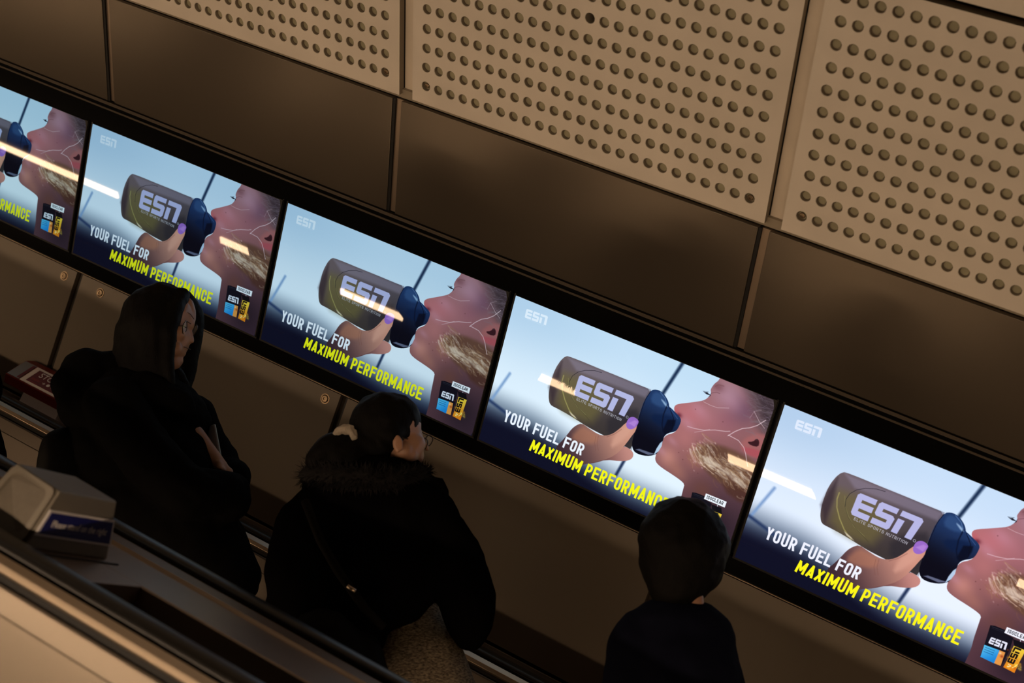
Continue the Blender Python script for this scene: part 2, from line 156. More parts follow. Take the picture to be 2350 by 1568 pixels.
    for i in range(90):   # fine hairs at the temple
        x=rnd.uniform(1450,1650); y=rnd.uniform(560,830); an=math.radians(rnd.uniform(-30,70)); L=rnd.uniform(30,110)
        line([(x,y),(x+L*.5*math.cos(an)+rnd.uniform(-8,8),y+L*.5*math.sin(an)+rnd.uniform(-8,8)),(x+L*math.cos(an),y+L*math.sin(an))],1.2,col(132,112,128),1.1,rnd.uniform(.2,.6))
    w=col(226,196,200)
    line([(1140,806),(1180,818),(1230,826),(1290,822),(1350,828),(1372,826)],3.4,w,2.2,.75)
    line([(1180,840),(1220,832),(1262,820)],2.6,w,2,.55)
    line([(1362,854),(1400,826),(1440,806),(1480,800),(1520,784),(1565,750)],3.6,w,1.8,.85)
    line([(1365,850),(1420,880),(1450,920),(1462,960),(1470,1010),(1476,1036)],3.6,w,2,.8)
    line([(1222,652),(1260,672),(1300,686),(1362,685)],2.4,w,1.8,.6)
    line([(1500,700),(1530,760),(1560,800)],3,w,2,.6); line([(1478,740),(1500,700),(1540,690)],2,w,2,.4)
    line([(1170,920),(1190,980),(1230,1040),(1290,1090)],4,col(226,190,164),2.5,.6)
    for p,r_ in [((1200,700),30),((1140,790),24),((1380,650),40),((1060,900),16),((1000,960),18)]: spot(p,r_,col(206,150,170),.3,1.8,.4)
    for i in range(26): spot((rnd.uniform(1120,1300),rnd.uniform(900,1080)),rnd.uniform(1.5,4),col(236,200,196),rnd.uniform(.2,.6),1.5,.7)
    # eye: lashes, lid, brow
    poly([(1222,598),(1244,604),(1262,600),(1258,616),(1240,626),(1228,616)],col(40,26,38),2.2,.95)
    line([(1262,598),(1290,592),(1310,598)],2,col(90,50,56),2,.7)
    line([(1284,556),(1300,545),(1330,552)],4,col(110,70,72),4,.6)
    for p in [(1332,770),(1097,968),(1120,1010),(1205,1090),(1180,700),(1290,930)]: spot(p,2.6,col(92,50,50),.7)
    fm=np.zeros((Hd,Wd,1),np.float32); Q=[st(p) for p in face]
    for _ in range(1):
        R_=[]
        for i in range(len(Q)):
            a_,b_=np.array(Q[i]),np.array(Q[(i+1)%len(Q)]); R_+=[a_*.75+b_*.25,a_*.25+b_*.75]
        Q=R_
    d,(y0,y1,x0,x1)=sdf(Q,pad=8); fm[y0:y1,x0:x1,0]=ss(-1.6,1.6,d)
    img[:]=back*(1-fm)+img*fm
    for k in range(9):
        line([(1240+k*2.4,606+k*.6),(1228+k*1.5,598-k*.4),(1217+k*4,586+k*.5)],1.7,col(14,12,24),.9,.95,w2=.8)
    # shaker bottle
    body=[(470,404),(452,412),(434,432),(412,470),(396,512),(382,570),(374,625),(373,660),(378,694),(390,712),(430,732),(480,760),(530,792),(560,812),(600,838),(660,870),(720,900),(790,945),(838,975),(860,800),(880,720),(905,645),(936,592),(860,562),(760,520),(640,472),(540,430)]
    poly(body,grad((620,470),(112,102,108),(600,860),(60,54,46)),1.2,smooth=1)
    poly(body,grad((470,500),(86,66,62),(900,800),(48,42,56)),1.2,.35)
    poly([(440,500),(500,520),(700,600),(640,800),(560,800),(420,720),(430,600)],col(108,98,56),36,.7,smooth=1)
    poly([(470,412),(700,500),(930,595),(905,640),(700,560),(520,490)],col(136,126,142),12,.55)
    poly([(372,600),(400,520),(440,440),(430,560),(395,700)],col(52,40,46),14,.7)
    poly([(700,760),(850,700),(880,760),(840,960),(700,880)],col(44,40,46),20,.7,smooth=1)
    line([(452,524),(444,560),(446,610),(462,670),(486,730),(522,785)],5,col(176,168,96),3,.7)
    line([(478,540),(484,600),(500,650),(530,710),(580,760)],2.2,col(150,148,90),1.6,.5)
    line([(483,600),(484,560),(500,525),(530,500),(570,488),(620,487),(660,498)],2.4,col(30,26,34),1.2,.8)
    line([(483,600),(500,660),(540,720),(600,790)],2,col(60,56,40),1.2,.6)
    poly([(486,740),(520,770),(535,790),(500,765)],col(214,204,176),2.5,.8)
    # cap
    cap=[(936,592),(962,588),(985,596),(1008,618),(1026,648),(1034,672),(1036,690),(1046,698),(1068,720),(1096,750),(1104,770),(1098,796),(1086,826),(1072,842),(1034,852),(1014,872),(1008,900),(1000,930),(986,966),(972,986),(940,996),(905,996),(870,986),(848,968),(838,930),(846,880),(858,820),(874,742),(900,652)]
    poly(cap,grad((1000,640),(30,54,96),(900,900),(10,10,22)),1.2,smooth=1)
    poly([(950,600),(990,612),(1020,660),(1020,700),(970,690),(930,660)],col(58,92,138),10,.5,smooth=1)
    poly([(985,640),(1015,665),(1028,692),(1016,690)],col(176,206,232),5,.75,smooth=1)
    poly([(930,740),(1040,740),(1080,770),(1050,830),(960,800)],col(10,28,62),12,.7,smooth=1)
    line([(932,600),(905,652),(884,722),(868,800),(852,880)],3.2,col(14,16,34),1.2,.9)
    line([(1040,700),(1062,760),(1056,830)],4,col(8,12,30),2.5,.8)
    poly([(1030,770),(1074,770),(1070,800),(1052,842),(1016,862),(1004,840)],col(6,10,26),5,.8)
    line([(1026,680),(1006,740),(1000,800),(1008,850)],6,col(8,16,38),3,.8); line([(1044,706),(1070,742),(1084,762)],3,col(60,96,150),2,.7)
    line([(985,604),(1012,640),(1026,690)],4,col(120,160,206),2.5,.5)
    poly([(860,960),(930,990),(972,984),(940,975),(880,955)],col(150,160,190),3,.6)
    poly([(1006,902),(992,916),(974,950),(960,990),(986,966),(1002,934)],col(196,222,244),2,.9)
    poly([(786,935),(836,962),(850,985),(830,970)],col(214,210,220),1.5,.8)
    # hand
    palm=[(560,812),(530,826),(505,850),(480,890),(448,934),(420,966),(430,1040),(520,1080),(600,1060),(650,1044),(720,1020),(770,980),(812,920),(838,876),(858,846),(866,800),(850,770),(820,790),(800,800),(768,838),(728,872),(690,884),(650,876),(600,842)]
    fing=[(760,960),(800,942),(834,962),(850,985),(846,1012),(824,1030),(780,1036),(700,1030),(640,1052),(600,1060),(640,1010)]
    poly(fing,grad((840,970),(196,136,124),(640,1050),(96,60,60)),1.5,smooth=1)
    poly(palm,grad((820,820),(206,146,124),(440,1060),(56,38,46)),1.5,smooth=1)
    poly([(560,830),(600,850),(660,890),(640,940),(540,930),(500,900)],col(176,116,88),16,.6,smooth=1)
    poly([(740,880),(800,820),(850,800),(830,860),(770,930),(720,960)],col(214,158,136),14,.7,smooth=1)
    for o in (0,14): line([(640+o,886),(634+o,930),(642+o,975)],2,col(120,76,66),1.8,.6)
    line([(700,890),(740,872),(780,840)],2.5,col(110,70,64),2.5,.5)
    nail=[(818,768),(838,760),(858,768),(873,786),(868,806),(852,830),(828,840),(810,832),(803,812),(808,788)]
    poly(nail,col(150,104,192),1.3,smooth=1)
    poly([(816,800),(850,782),(866,790),(850,822)],col(188,142,214),5,.6)
    # small helper: quad mapped writing
    def quad(TL,TR,BR,BL):
        q=[np.array(st(p)) for p in (TL,TR,BR,BL)]
        def f(a_,b_): return q[0]*(1-a_)*(1-b_)+q[1]*a_*(1-b_)+q[2]*a_*b_+q[3]*(1-a_)*b_
        return f
    def esn(f,c,op=1.0,soft=1.0):
        def pg(L): poly([f(*p) for p in L],c,soft,op,raw=True)
        g=.035
        pg([(.03,0),(.29,0),(.29,.24),(.09,.24),(.09,.37),(.29,.37),(.29,.62),(.09,.62),(.09,.75),(.29,.75),(.29,1),(.03,1),(0,.9),(0,.1)])
        pg([(.36,0),(.62,0),(.62,.24),(.42,.24),(.42,.37),(.59,.37),(.63,.46),(.63,.9),(.6,1),(.33,1),(.33,.75),(.54,.75),(.54,.62),(.36,.62),(.33,.53),(.33,.1)])
        pg([(.67,.37),(.77,.37),(.77,1),(.67,1)])
        pg([(.67,0),(.96,0),(1,.1),(1,1),(.89,1),(.89,.24),(.67,.24)])
    esn(quad((236,124),(356,166),(345,222),(226,178)),col(226,236,244),.85)
    line([(240,188),(338,226)],1.4,col(226,236,244),1,.35)
    esn(quad((540,514),(848,640),(792,762),(508,640)),col(184,186,226),.95,1.3)
    # condensed capitals
    def arc(cx_,cy_,rx,ry,a0,a1,n=8): return [(cx_+rx*math.cos(math.radians(a0+(a1-a0)*i/n)),cy_+ry*math.sin(math.radians(a0+(a1-a0)*i/n))) for i in range(n+1)]
    def glyph(ch,w,t):
        h=t/2; L,R_,M=h,w-h,w/2
        if ch=='I': return [[(h,0),(h,1)]],t
        rr=(w-t)/2; k=rr*1.15
        top=arc(M,h+k,rr,k,180,360); bot=arc(M,1-h-k,rr,k,0,180)
        G={'O':[top+bot+[top[0]]],'U':[[(L,0),(L,1-h-k)]+bot[::-1]+[(R_,0)]],
           'C':[[(R_,.34)]+top[::-1]+[(L,1-h-k)]+bot[::-1]+[(R_,.66)]],
           'Y':[[(L-.01,.035),(M,.56),(R_+.01,.035)],[(M,.52),(M,1)]],
           'R':[[(L,1),(L,0)],[(L,h),(M,h)]+arc(M,h+.23,rr,.23,-90,90)+[(L,h+.46)],[(M,.52),(R_,1)]],
           'P':[[(L,1),(L,0)],[(L,h),(M,h)]+arc(M,h+.24,rr,.24,-90,90)+[(L,h+.48)]],
           'F':[[(L,0),(L,1)],[(L,h),(w,h)],[(L,.48),(w-.05,.48)]],
           'E':[[(L,0),(L,1)],[(L,h),(w,h)],[(L,.49),(w-.05,.49)],[(L,1-h),(w,1-h)]],
           'L':[[(L,0),(L,1)],[(L,1-h),(w,1-h)]],
           'N':[[(L,1),(L,0)],[(L,.05),(R_,.95)],[(R_,1),(R_,0)]],
           'A':[[(L-.02,.965),(M,.05),(R_+.02,.965)],[(L+.05,.74),(R_-.05,.74)]],
           'X':[[(L-.02,.035),(R_+.02,.965)],[(R_+.02,.035),(L-.02,.965)]],
           'T':[[(M,0),(M,1)],[(0,h),(w,h)]],
           'S':[[(R_,.30)]+arc(M,h+.2,rr,.2,0,-180)+[(L+.015,.39),(M,.5),(R_-.015,.61)]+arc(M,1-h-.2,rr,.2,0,180)+[(L,.70)]]}
        if ch=='M':
            w=w*1.3; R_=w-h; return [[(L,1),(L,0)],[(L,.05),(w/2,.72),(R_,.05)],[(R_,0),(R_,1)]],w
        return G[ch],w
    def write(txt,f,c,t=.17,w=.46,gap=.085,sp=.24,soft=.9):
        X=0; seq=[]
        for ch in txt:
            if ch==' ': X+=sp; continue
            g,gw=glyph(ch,w,t); seq.append((X,g)); X+=gw+gap
        X-=gap
        hpx=float(np.linalg.norm(f(.5,1)-f(.5,0)))
        for x0,g in seq:
            for pl in g: 
                Q=[f((x0+p[0])/X,p[1]) for p in pl]
                line(Q,t*hpx,c,soft,1,raw=True,butt=len(pl)<4); 
                if len(pl)==3:
                    line([Q[1],Q[1]+np.array([.01,0])],t*hpx,c,soft,1,raw=True)
    write('YOUR FUEL FOR',quad((140,744),(586,946),(564,1012),(124,816)),col(236,240,246))
    write('MAXIMUM PERFORMANCE',quad((296,924),(1064,1258),(1040,1338),(272,990)),col(246,242,22))
    write('ELITE SPORTS NUTRITION',quad((530,656),(780,774),(774,790),(526,672)),col(190,188,196),t=.12,w=.62,gap=.2,sp=.5,soft=.8)
    cx_,cy_=st((808,764)); line([(cx_+6*math.cos(a_*.5),cy_+6*math.sin(a_*.5)) for a_ in range(14)],1.5,col(200,200,214),.8,raw=True)
    # products
    poly([(1178,1208),(1200,1210),(1246,1228),(1246,1246),(1286,1270),(1270,1350),(1240,1436),(1190,1412),(1143,1390),(1160,1310)],col(18,16,26),1.2)
    line([(1186,1216),(1240,1236)],2,col(60,60,72),1,.7); line([(1186,1224),(1238,1244)],1.5,col(50,50,62),1,.6)
    esn(quad((1186,1275),(1262,1300),(1254,1342),(1174,1310)),col(226,228,238),1,.8)
    poly([(1158,1322),(1228,1346),(1210,1424),(1144,1392)],grad((1158,1322),(86,186,226),(1200,1420),(26,130,206)),1)
    for k in range(3): line([(1164-k*3,1336+k*12),(1206-k*3,1352+k*12)],2.6,col(16,70,120),1,.8)
    poly([(1228,1346),(1254,1356),(1238,1434),(1208,1422)],col(226,150,70),1)
    spot((1240,1380),7,col(160,60,30),.8); spot((1232,1362),5,col(246,220,190),.8)
    poly([(1284,1276),(1340,1296),(1344,1336),(1292,1316)],col(16,14,20),1)
    poly([(1290,1314),(1344,1335),(1322,1400),(1302,1468),(1250,1440),(1272,1380)],grad((1290,1320),(236,200,60),(1290,1460),(224,128,26)),1)
    for i in range(26): spot((rnd.uniform(1265,1330),rnd.uniform(1330,1450)),rnd.uniform(3,7),col(*rnd.choice([(250,214,70),(196,88,20),(244,170,40)])),.5)
    fv=quad((1264,1408),(1294,1318),(1326,1330),(1296,1420)); esn(fv,col(20,16,16),1,.8)
    line([(1268,1436),(1284,1430),(1272,1420)],2.5,col(250,246,200),1); line([(1290,1440),(1304,1430),(1312,1418)],2.5,col(250,246,140),1)
    poly([(1253,1211),(1368,1257),(1358,1293),(1243,1245)],col(240,242,246),1)
    write('ISOCLEAR',quad((1262,1222),(1352,1258),(1348,1279),(1256,1242)),col(20,20,30),t=.16,w=.5,gap=.12,soft=.7)
    line([(1318,1280),(1318,1286)],2.5,col(240,240,246),1)
    return np.clip(img,0,1),Wd,Hd
# ---------------------------------------------------------------- materials
def mat(name,base,rough=.6,metal=0.,spec=.5,var=0.,vs=6.,bump=0.,bs=200.,emit=None,es=0.,sheen=0.,coat=0.,rv=0.,stretch=None):
    m=bpy.data.materials.new(name); m.use_nodes=True; nt=m.node_tree; b=nt.nodes['Principled BSDF']
    b.inputs['Base Color'].default_value=(*base,1); b.inputs['Roughness'].default_value=rough; b.inputs['Metallic'].default_value=metal
    b.inputs['Specular IOR Level'].default_value=spec
    if sheen: b.inputs['Sheen Weight'].default_value=sheen
    if coat: b.inputs['Coat Weight'].default_value=coat; b.inputs['Coat Roughness'].default_value=.05
    if emit: b.inputs['Emission Color'].default_value=(*emit,1); b.inputs['Emission Strength'].default_value=es
    tc=None
    def coord(scale):
        nonlocal tc
        if tc is None: tc=nt.nodes.new('ShaderNodeTexCoord')
        mp=nt.nodes.new('ShaderNodeMapping'); mp.inputs['Scale'].default_value=stretch or (1,1,1); nt.links.new(tc.outputs['Object'],mp.inputs[0])
        n=nt.nodes.new('ShaderNodeTexNoise'); n.inputs['Scale'].default_value=scale; n.inputs['Detail'].default_value=5; nt.links.new(mp.outputs[0],n.inputs['Vector']); return n
    if var or rv:
        n=coord(vs)
        if var:
            r=nt.nodes.new('ShaderNodeValToRGB'); r.color_ramp.elements[0].position=.3; r.color_ramp.elements[1].position=.7
            r.color_ramp.elements[0].color=(*[c*(1-var) for c in base],1); r.color_ramp.elements[1].color=(*[min(1,c*(1+var)) for c in base],1)
            nt.links.new(n.outputs['Fac'],r.inputs[0]); nt.links.new(r.outputs[0],b.inputs['Base Color'])
        if rv:
            q=nt.nodes.new('ShaderNodeMapRange'); q.inputs['To Min'].default_value=rough-rv; q.inputs['To Max'].default_value=rough+rv
            q.inputs['From Min'].default_value=.3; q.inputs['From Max'].default_value=.7
            nt.links.new(n.outputs['Fac'],q.inputs['Value']); nt.links.new(q.outputs[0],b.inputs['Roughness'])
    if bump:
        n=coord(bs); bp=nt.nodes.new('ShaderNodeBump'); bp.inputs['Strength'].default_value=bump; bp.inputs['Distance'].default_value=.004
        nt.links.new(n.outputs['Fac'],bp.inputs['Height']); nt.links.new(bp.outputs[0],b.inputs['Normal'])
    return m
M={}
M['panel']=mat('bronze_satin_panel',(.105,.083,.060),.28,.6,.5,var=.05,vs=1.2,bump=.04,bs=500)
M['lower']=mat('bronze_lower_panel',(.135,.106,.075),.5,.0,.35,var=.06,vs=1.2,bump=.04,bs=500)
M['perf']=mat('cream_concrete_panel',(.60,.525,.43),.75,0,.3,var=.07,vs=5,bump=.25,bs=260)
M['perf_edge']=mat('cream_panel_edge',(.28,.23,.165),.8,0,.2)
M['plug']=mat('olive_hole_plug',(.28,.25,.16),.8,0,.2,var=.15,vs=20)
M['cover']=mat('joint_cover',(.58,.49,.38),.7,0,.3,var=.06,vs=8,bump=.15,bs=200)
M['backing']=mat('dark_backing',(.05,.036,.022),.7,0,.3)
M['black']=mat('black_rubber_seal',(.006,.005,.004),.55,0,.3)
M['gloss']=mat('black_glass_surround',(.002,.002,.002),.16,0,.12)
M['screw']=mat('dull_steel_screw',(.22,.16,.10),.3,.9)
M['steel']=mat('brushed_steel',(.38,.30,.22),.34,.85,var=.06,vs=2,rv=.05)
M['steeldk']=mat('dark_brushed_steel',(.24,.18,.13),.36,.7,var=.08,vs=3)
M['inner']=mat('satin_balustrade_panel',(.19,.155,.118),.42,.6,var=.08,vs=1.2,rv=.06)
M['inner_dimmed']=mat('satin_balustrade_panel_dimmed',(.075,.06,.046),.42,.6,var=.08,vs=1.2,rv=.06)  # same satin metal, darkened copy to dim the far escalator's sides
M['rubber']=mat('black_handrail_rubber',(.008,.007,.006),.36,0,.3)
M['brush']=mat('black_speckled_trough',(.06,.056,.06),.7,0,.4,var=.6,vs=220,bump=.5,bs=300)
M['step']=mat('grooved_step_metal',(.12,.11,.10),.45,.7)
M['vault']=mat('tunnel_vault_lining',(.34,.26,.17),.85,0,.3,var=.08,vs=2)
M['floor']=mat('truss_floor',(.05,.045,.04),.8)
M['boxm']=mat('grey_sign_box_paint',(.15,.13,.10),.5,.1,.5,var=.06,vs=20)
M['boxr']=mat('grey_recess_paint',(.11,.092,.07),.6,.1,.4,var=.08,vs=60)
M['navy']=mat('navy_sign_enamel',(.006,.008,.10),.4)
M['white']=mat('white_lettering',(.62,.58,.56),.5)
M['red']=mat('red_plastic',(.20,.012,.008),.4)
M['darkred']=mat('dark_red_plate',(.10,.006,.008),.45)
M['signw']=mat('grey_white_plate',(.60,.53,.48),.45)
M['lilac']=mat('pale_grey_plate',(.50,.45,.45),.5)
M['clear']=mat('clear_flap',(.16,.13,.12),.25,.3)
M['strip']=mat('warm_light_strip',(.1,.1,.1),.5,emit=(1,.67,.40),es=LAMP_W)
M['strip2']=mat('warm_light_strip_dim',(.1,.1,.1),.5,emit=(1,.72,.48),es=125.0)
M['skin1']=mat('skin_warm',(.30,.155,.09),.45,0,.5,var=.08,vs=30)
M['hair']=mat('black_hair',(.0026,.002,.0015),.55,0,.06,var=.4,vs=60,bump=.5,bs=90,stretch=(6,6,.5))
M['coat']=mat('black_padded_coat',(.0026,.0024,.0026),.8,0,.02,bump=.4,bs=40)
M['coat2']=mat('black_wool_coat',(.0022,.002,.0022),.9,0,.0,bump=.3,bs=160)
M['navycoat']=mat('navy_jumper',(.004,.0045,.010),.9,0,.02,bump=.3,bs=200)
M['fur']=mat('black_fur',(.010,.009,.009),.9,0,.05)
M['tweed']=mat('brown_tweed',(.15,.122,.085),.9,0,.2,var=.8,vs=120,bump=.5,bs=200,stretch=(1,1,2.2))
M['bag']=mat('black_leather',(.0025,.0025,.0025),.6,0,.04)
M['strap']=mat('dark_strap_webbing',(.006,.005,.004),.8,0,.05)
M['cream']=mat('cream_scrunchie_cloth',(.27,.22,.165),.85,bump=.5,bs=150)
M['phone']=mat('grey_phone_case',(.20,.21,.24),.25,0,.6)
M['frame']=mat('dark_glasses_frame',(.03,.02,.015),.2,.3)
M['trouser']=mat('black_trousers',(.008,.008,.009),.8)
M['shoe']=mat('black_shoes',(.01,.01,.01),.4)
def glassm():
    m=bpy.data.materials.new('spectacle_lens'); m.use_nodes=True; b=m.node_tree.nodes['Principled BSDF']
    b.inputs['Base Color'].default_value=(.8,.8,.8,1); b.inputs['Roughness'].default_value=.02; b.inputs['Alpha'].default_value=.28; b.inputs['IOR'].default_value=1.7; b.inputs['Specular IOR Level'].default_value=.8
    return m
M['lens']=glassm()
# ---------------------------------------------------------------- mesh helpers
def link(name,me,m=None,parent=None,mats=None):
    o=bpy.data.objects.new(name,me); C.objects.link(o)
    for k in (mats or ([m] if m else [])): me.materials.append(k)
    if parent: o.parent=parent
    return o
def tag(o,label=None,cat=None,group=None,kind=None):
    if label:o['label']=label
    if cat:o['category']=cat
    if group:o['group']=group
    if kind:o['kind']=kind
    return o
def empty(name,loc,label,cat,group=None):
    o=bpy.data.objects.new(name,None); C.objects.link(o); o.location=loc; o.empty_display_size=.1
    return tag(o,label,cat,group)
def keep(o,parent):   # parent without moving
    o.parent=parent; o.matrix_parent_inverse=Matrix.Translation(-parent.location); return o
def bmobj(name,bm,m,parent=None,smooth=False,bevel=0.,mats=None):
    bmesh.ops.recalc_face_normals(bm,faces=bm.faces); me=bpy.data.meshes.new(name); bm.to_mesh(me); bm.free()
    if smooth:
        for p in me.polygons:p.use_smooth=True
    o=link(name,me,m,None,mats)
    if bevel:
        b=o.modifiers.new('bevel','BEVEL'); b.width=bevel; b.segments=2; b.limit_method='ANGLE'; b.angle_limit=.6
    if parent: keep(o,parent)
    return o
def prism(bm,prof,u0,u1,mi=0):   # prof: closed list of (V,N)
    a=[bm.verts.new(P(u0,*p)) for p in prof]; b=[bm.verts.new(P(u1,*p)) for p in prof]; n=len(prof)
    fs=[bm.faces.new([a[i],a[(i+1)%n],b[(i+1)%n],b[i]]) for i in range(n)]
    fs+=[bm.faces.new(a[::-1]),bm.faces.new(b)]
    for f in fs:f.material_index=mi
def slab(bm,a,b,th,u0,u1,lift=0.,mi=0):  # a,b in (v,w) of the display wall frame; th thickness behind the face
    t=np.array(b)-np.array(a); t=t/np.hypot(*t); n=np.array([-t[1],t[0]])
    pts=[np.array(a)+n*lift,np.array(b)+n*lift,np.array(b)+n*(lift-th),np.array(a)+n*(lift-th)]
    prism(bm,[SF(*p) for p in pts],u0,u1,mi)
def hexa(bm,c):   # 8 corners: bottom 4 then top 4
    v=[bm.verts.new(p) for p in c]
    for f in ((0,1,2,3),(7,6,5,4),(0,4,5,1),(1,5,6,2),(2,6,7,3),(3,7,4,0)): bm.faces.new([v[i] for i in f])
def prism_obj(name,prof,u0,u1,m,parent=None,bevel=0.):
    bm=bmesh.new(); prism(bm,prof,u0,u1); return bmobj(name,bm,m,parent,bevel=bevel)
def planefr(a,b,u,q,lift=0.):  # point on the inclined wall plane a->b at distance q from a
    t=np.array(b)-np.array(a); t=t/np.hypot(*t); n=np.array([-t[1],t[0]]); p=np.array(a)+t*q+n*lift
    return P(u,*SF(*p))
def axes(a,b):
    o=planefr(a,b,0,0); return UD.copy(),(planefr(a,b,0,1)-o).normalized(),(planefr(a,b,0,0,1)-o).normalized()
U0,U1=-7.,9.5
# ---------------------------------------------------------------- setting
def struct(o): o['kind']='structure'; return o
bm=bmesh.new()   # shell behind the cladding
prof=[(-2.3,-.42),(-1.02,-.42),SF(-.545,-.07),SF(.098,-.07),SF(.48,.03),SF(1.16,.30)]
outer=[(p[0]+.0,p[1]-.2) for p in prof][::-1]
prism(bm,prof+outer,U0,U1); struct(bmobj('wall_left',bm,M['backing']))
va=[SF(1.16,.30),(1.38,1.42),(1.62,2.1),(1.70,2.8),(1.62,3.6),(1.34,4.4),(.85,5.1),(.1,5.7)]
prism_obj('ceiling',va+[(p[0]+.25,p[1]+(p[1]-3)*.08) for p in va][::-1],U0,U1,M['vault'])['kind']='structure'
prism_obj('wall_right',[(.1,5.7),(-1,6.0),(-2.3,6.1),(-2.3,6.4),(-1,6.3),(.1,6.0)],U0,U1,M['vault'])['kind']='structure'
prism_obj('floor',[(-2.3,-.62),(-2.3,6.4),(-2.5,6.4),(-2.5,-.62)],U0,U1,M['floor'])['kind']='structure'
# surround of the displays
bm=bmesh.new()
slab(bm,(-.001,-.004),(.088,-.004),.05,U0,U1)
o=bmobj('trim_1',bm,M['gloss']); o['kind']='structure'; o['label']='black surround strip above the row of displays'
bm=bmesh.new(); slab(bm,(.068,.0),(.074,.0),.012,U0,U1,.002); slab(bm,(.086,.004),(.096,.004),.012,U0,U1,.0)
struct(bmobj('trim_2',bm,M['backing']))
bm=bmesh.new(); slab(bm,(-.545,-.002),(-.487,-.004),.05,U0,U1)
struct(bmobj('trim_3',bm,M['gloss']))
bm=bmesh.new(); slab(bm,(-.5425,.002),(-.5395,.002),.01,U0,U1)
struct(bmobj('trim_4',bm,M['steel']))
bm=bmesh.new(); slab(bm,(-.49,-.03),(0,-.03),.02,U0,U1); struct(bmobj('trim_5',bm,M['black']))
# ledge between the lower panels and the far handrail
prism_obj('trim_6',[(-1.004,-.36),(-1.000,-.330),(-1.003,-.326),(-1.006,-.12),(-1.10,-.12),(-1.10,-.36)],U0,U1,M['steeldk'],bevel=.002)['kind']='structure'
# ---------------------------------------------------------------- displays
img,Wd,Hd=paint_ad()
def srgb2lin(c): return np.where(c<=.04045,c/12.92,((c+.055)/1.055)**2.4)
im=bpy.data.images.new('advert',Wd,Hd,float_buffer=True); im.colorspace_settings.name='Non-Color'
px=np.ones((Hd,Wd,4),np.float32); px[...,:3]=srgb2lin(img)[::-1]; im.pixels.foreach_set(px.ravel()); im.pack()
def display_mat(k,tint,gain):
    m=bpy.data.materials.new('lit_display'); m.use_nodes=True; nt=m.node_tree; b=nt.nodes['Principled BSDF']
    b.inputs['Base Color'].default_value=(.004,.004,.005,1); b.inputs['Roughness'].default_value=.02; b.inputs['IOR'].default_value=1.45
    uv=nt.nodes.new('ShaderNodeUVMap'); tx=nt.nodes.new('ShaderNodeTexImage'); tx.image=im; tx.extension='EXTEND'
    nt.links.new(uv.outputs[0],tx.inputs[0]); mx=nt.nodes.new('ShaderNodeMix'); mx.data_type='RGBA'; mx.blend_type='MULTIPLY'; mx.inputs['Factor'].default_value=1
    nt.links.new(tx.outputs[0],mx.inputs['A']); mx.inputs['B'].default_value=(*tint,1)
    nt.links.new(mx.outputs['Result'],b.inputs['Emission Color']); b.inputs['Emission Strength'].default_value=gain
    return m
DW,DH,DP=.86,.86*.5625,.86*1.02869
where=['display cut by the left edge of the picture, upslope of the others','second display from the left, above the long haired woman','third display from the left, above the person with the fur hood','fourth display from the left, behind the short haired head','display furthest down the slope, cut by the right edge','display beyond the right edge of the picture']
angle_tints=[(.50,.66,.72),(.56,.70,.78),(.66,.79,.86),(.90,.95,.99),(.97,.95,1.02),(.97,.95,1.02)]  # dimming at oblique viewing angles put into each display's colour
for k in range(0,6):
    u=DP*k
    r=empty('advert_display',P(u+DW/2,*SF(-DH/2,0)),'lit advertising '+where[k],'display','advertising displays in the black surround')
    me=bpy.data.meshes.new('screen'); vs=[P(u,*SF(0,0)),P(u+DW,*SF(0,0)),P(u+DW,*SF(-DH,0)),P(u,*SF(-DH,0))]
    me.from_pydata(vs,[],[(3,2,1,0)]); ul=me.uv_layers.new(); 
    for i,c in enumerate([(0,0),(1,0),(1,1),(0,1)]): ul.data[i].uv=c
    keep(link('screen',me,display_mat(k,angle_tints[k],1.0 if k<3 else 1.1)),r)
    bm=bmesh.new(); g=.006
    for a,b_,c,d in ((u-g,u,0,-DH),(u+DW,u+DW+g,0,-DH)): slab(bm,(d-g,0),(c+g,0),.025,a,b_)
    slab(bm,(0,0),(g*.3,0),.025,u,u+DW); slab(bm,(-DH-g,0),(-DH,0),.025,u,u+DW)
    bmobj('bezel',bm,M['black'],r)
    bm=bmesh.new()   # chamfered cover over the upper right corner
    cc=[(u+DW+.004,.004),(u+DW-.010,.004),(u+DW-.003,-.012),(u+DW,-.02),(u+DW,-DH),(u+DW+.004,-DH)]
    a=[bm.verts.new(P(x,*SF(y,.004))) for x,y in cc]; b_=[bm.verts.new(P(x,*SF(y,-.002))) for x,y in cc]
    bm.faces.new(a); bm.faces.new(b_[::-1])
    for i in range(len(cc)): bm.faces.new([a[i],b_[i],b_[(i+1)%len(cc)],a[(i+1)%len(cc)]])
    bmobj('corner_cover',bm,M['black'],r)
# ---------------------------------------------------------------- screws
def screw(name,pos,ax,r,parent,m=None,ring=False):
    X,Y,Z=ax; bm=bmesh.new(); rings=[(1,0),(1,.18),(.8,.34),(.42,.36),(.36,.16),(0,.16)]
    if ring: rings=[(1.45,0),(1.42,.10),(1.1,.10),(1.08,-.02)]+[(1.0,.02)]+rings[1:]
    n=20; prev=None
    for q,(rr,h) in enumerate(rings):
        if rr==0:
            c=bm.verts.new(pos+Z*h*r)
            for i in range(n): bm.faces.new([prev[i],prev[(i+1)%n],c])
            break
        cur=[bm.verts.new(pos+(X*math.cos(2*PI*i/n)+Y*math.sin(2*PI*i/n))*rr*r+Z*h*r) for i in range(n)]
        if prev:
            for i in range(n): bm.faces.new([prev[i],prev[(i+1)%n],cur[(i+1)%n],cur[i]])
        prev=cur
    return bmobj(name,bm,m or M['screw'],parent,smooth=False)
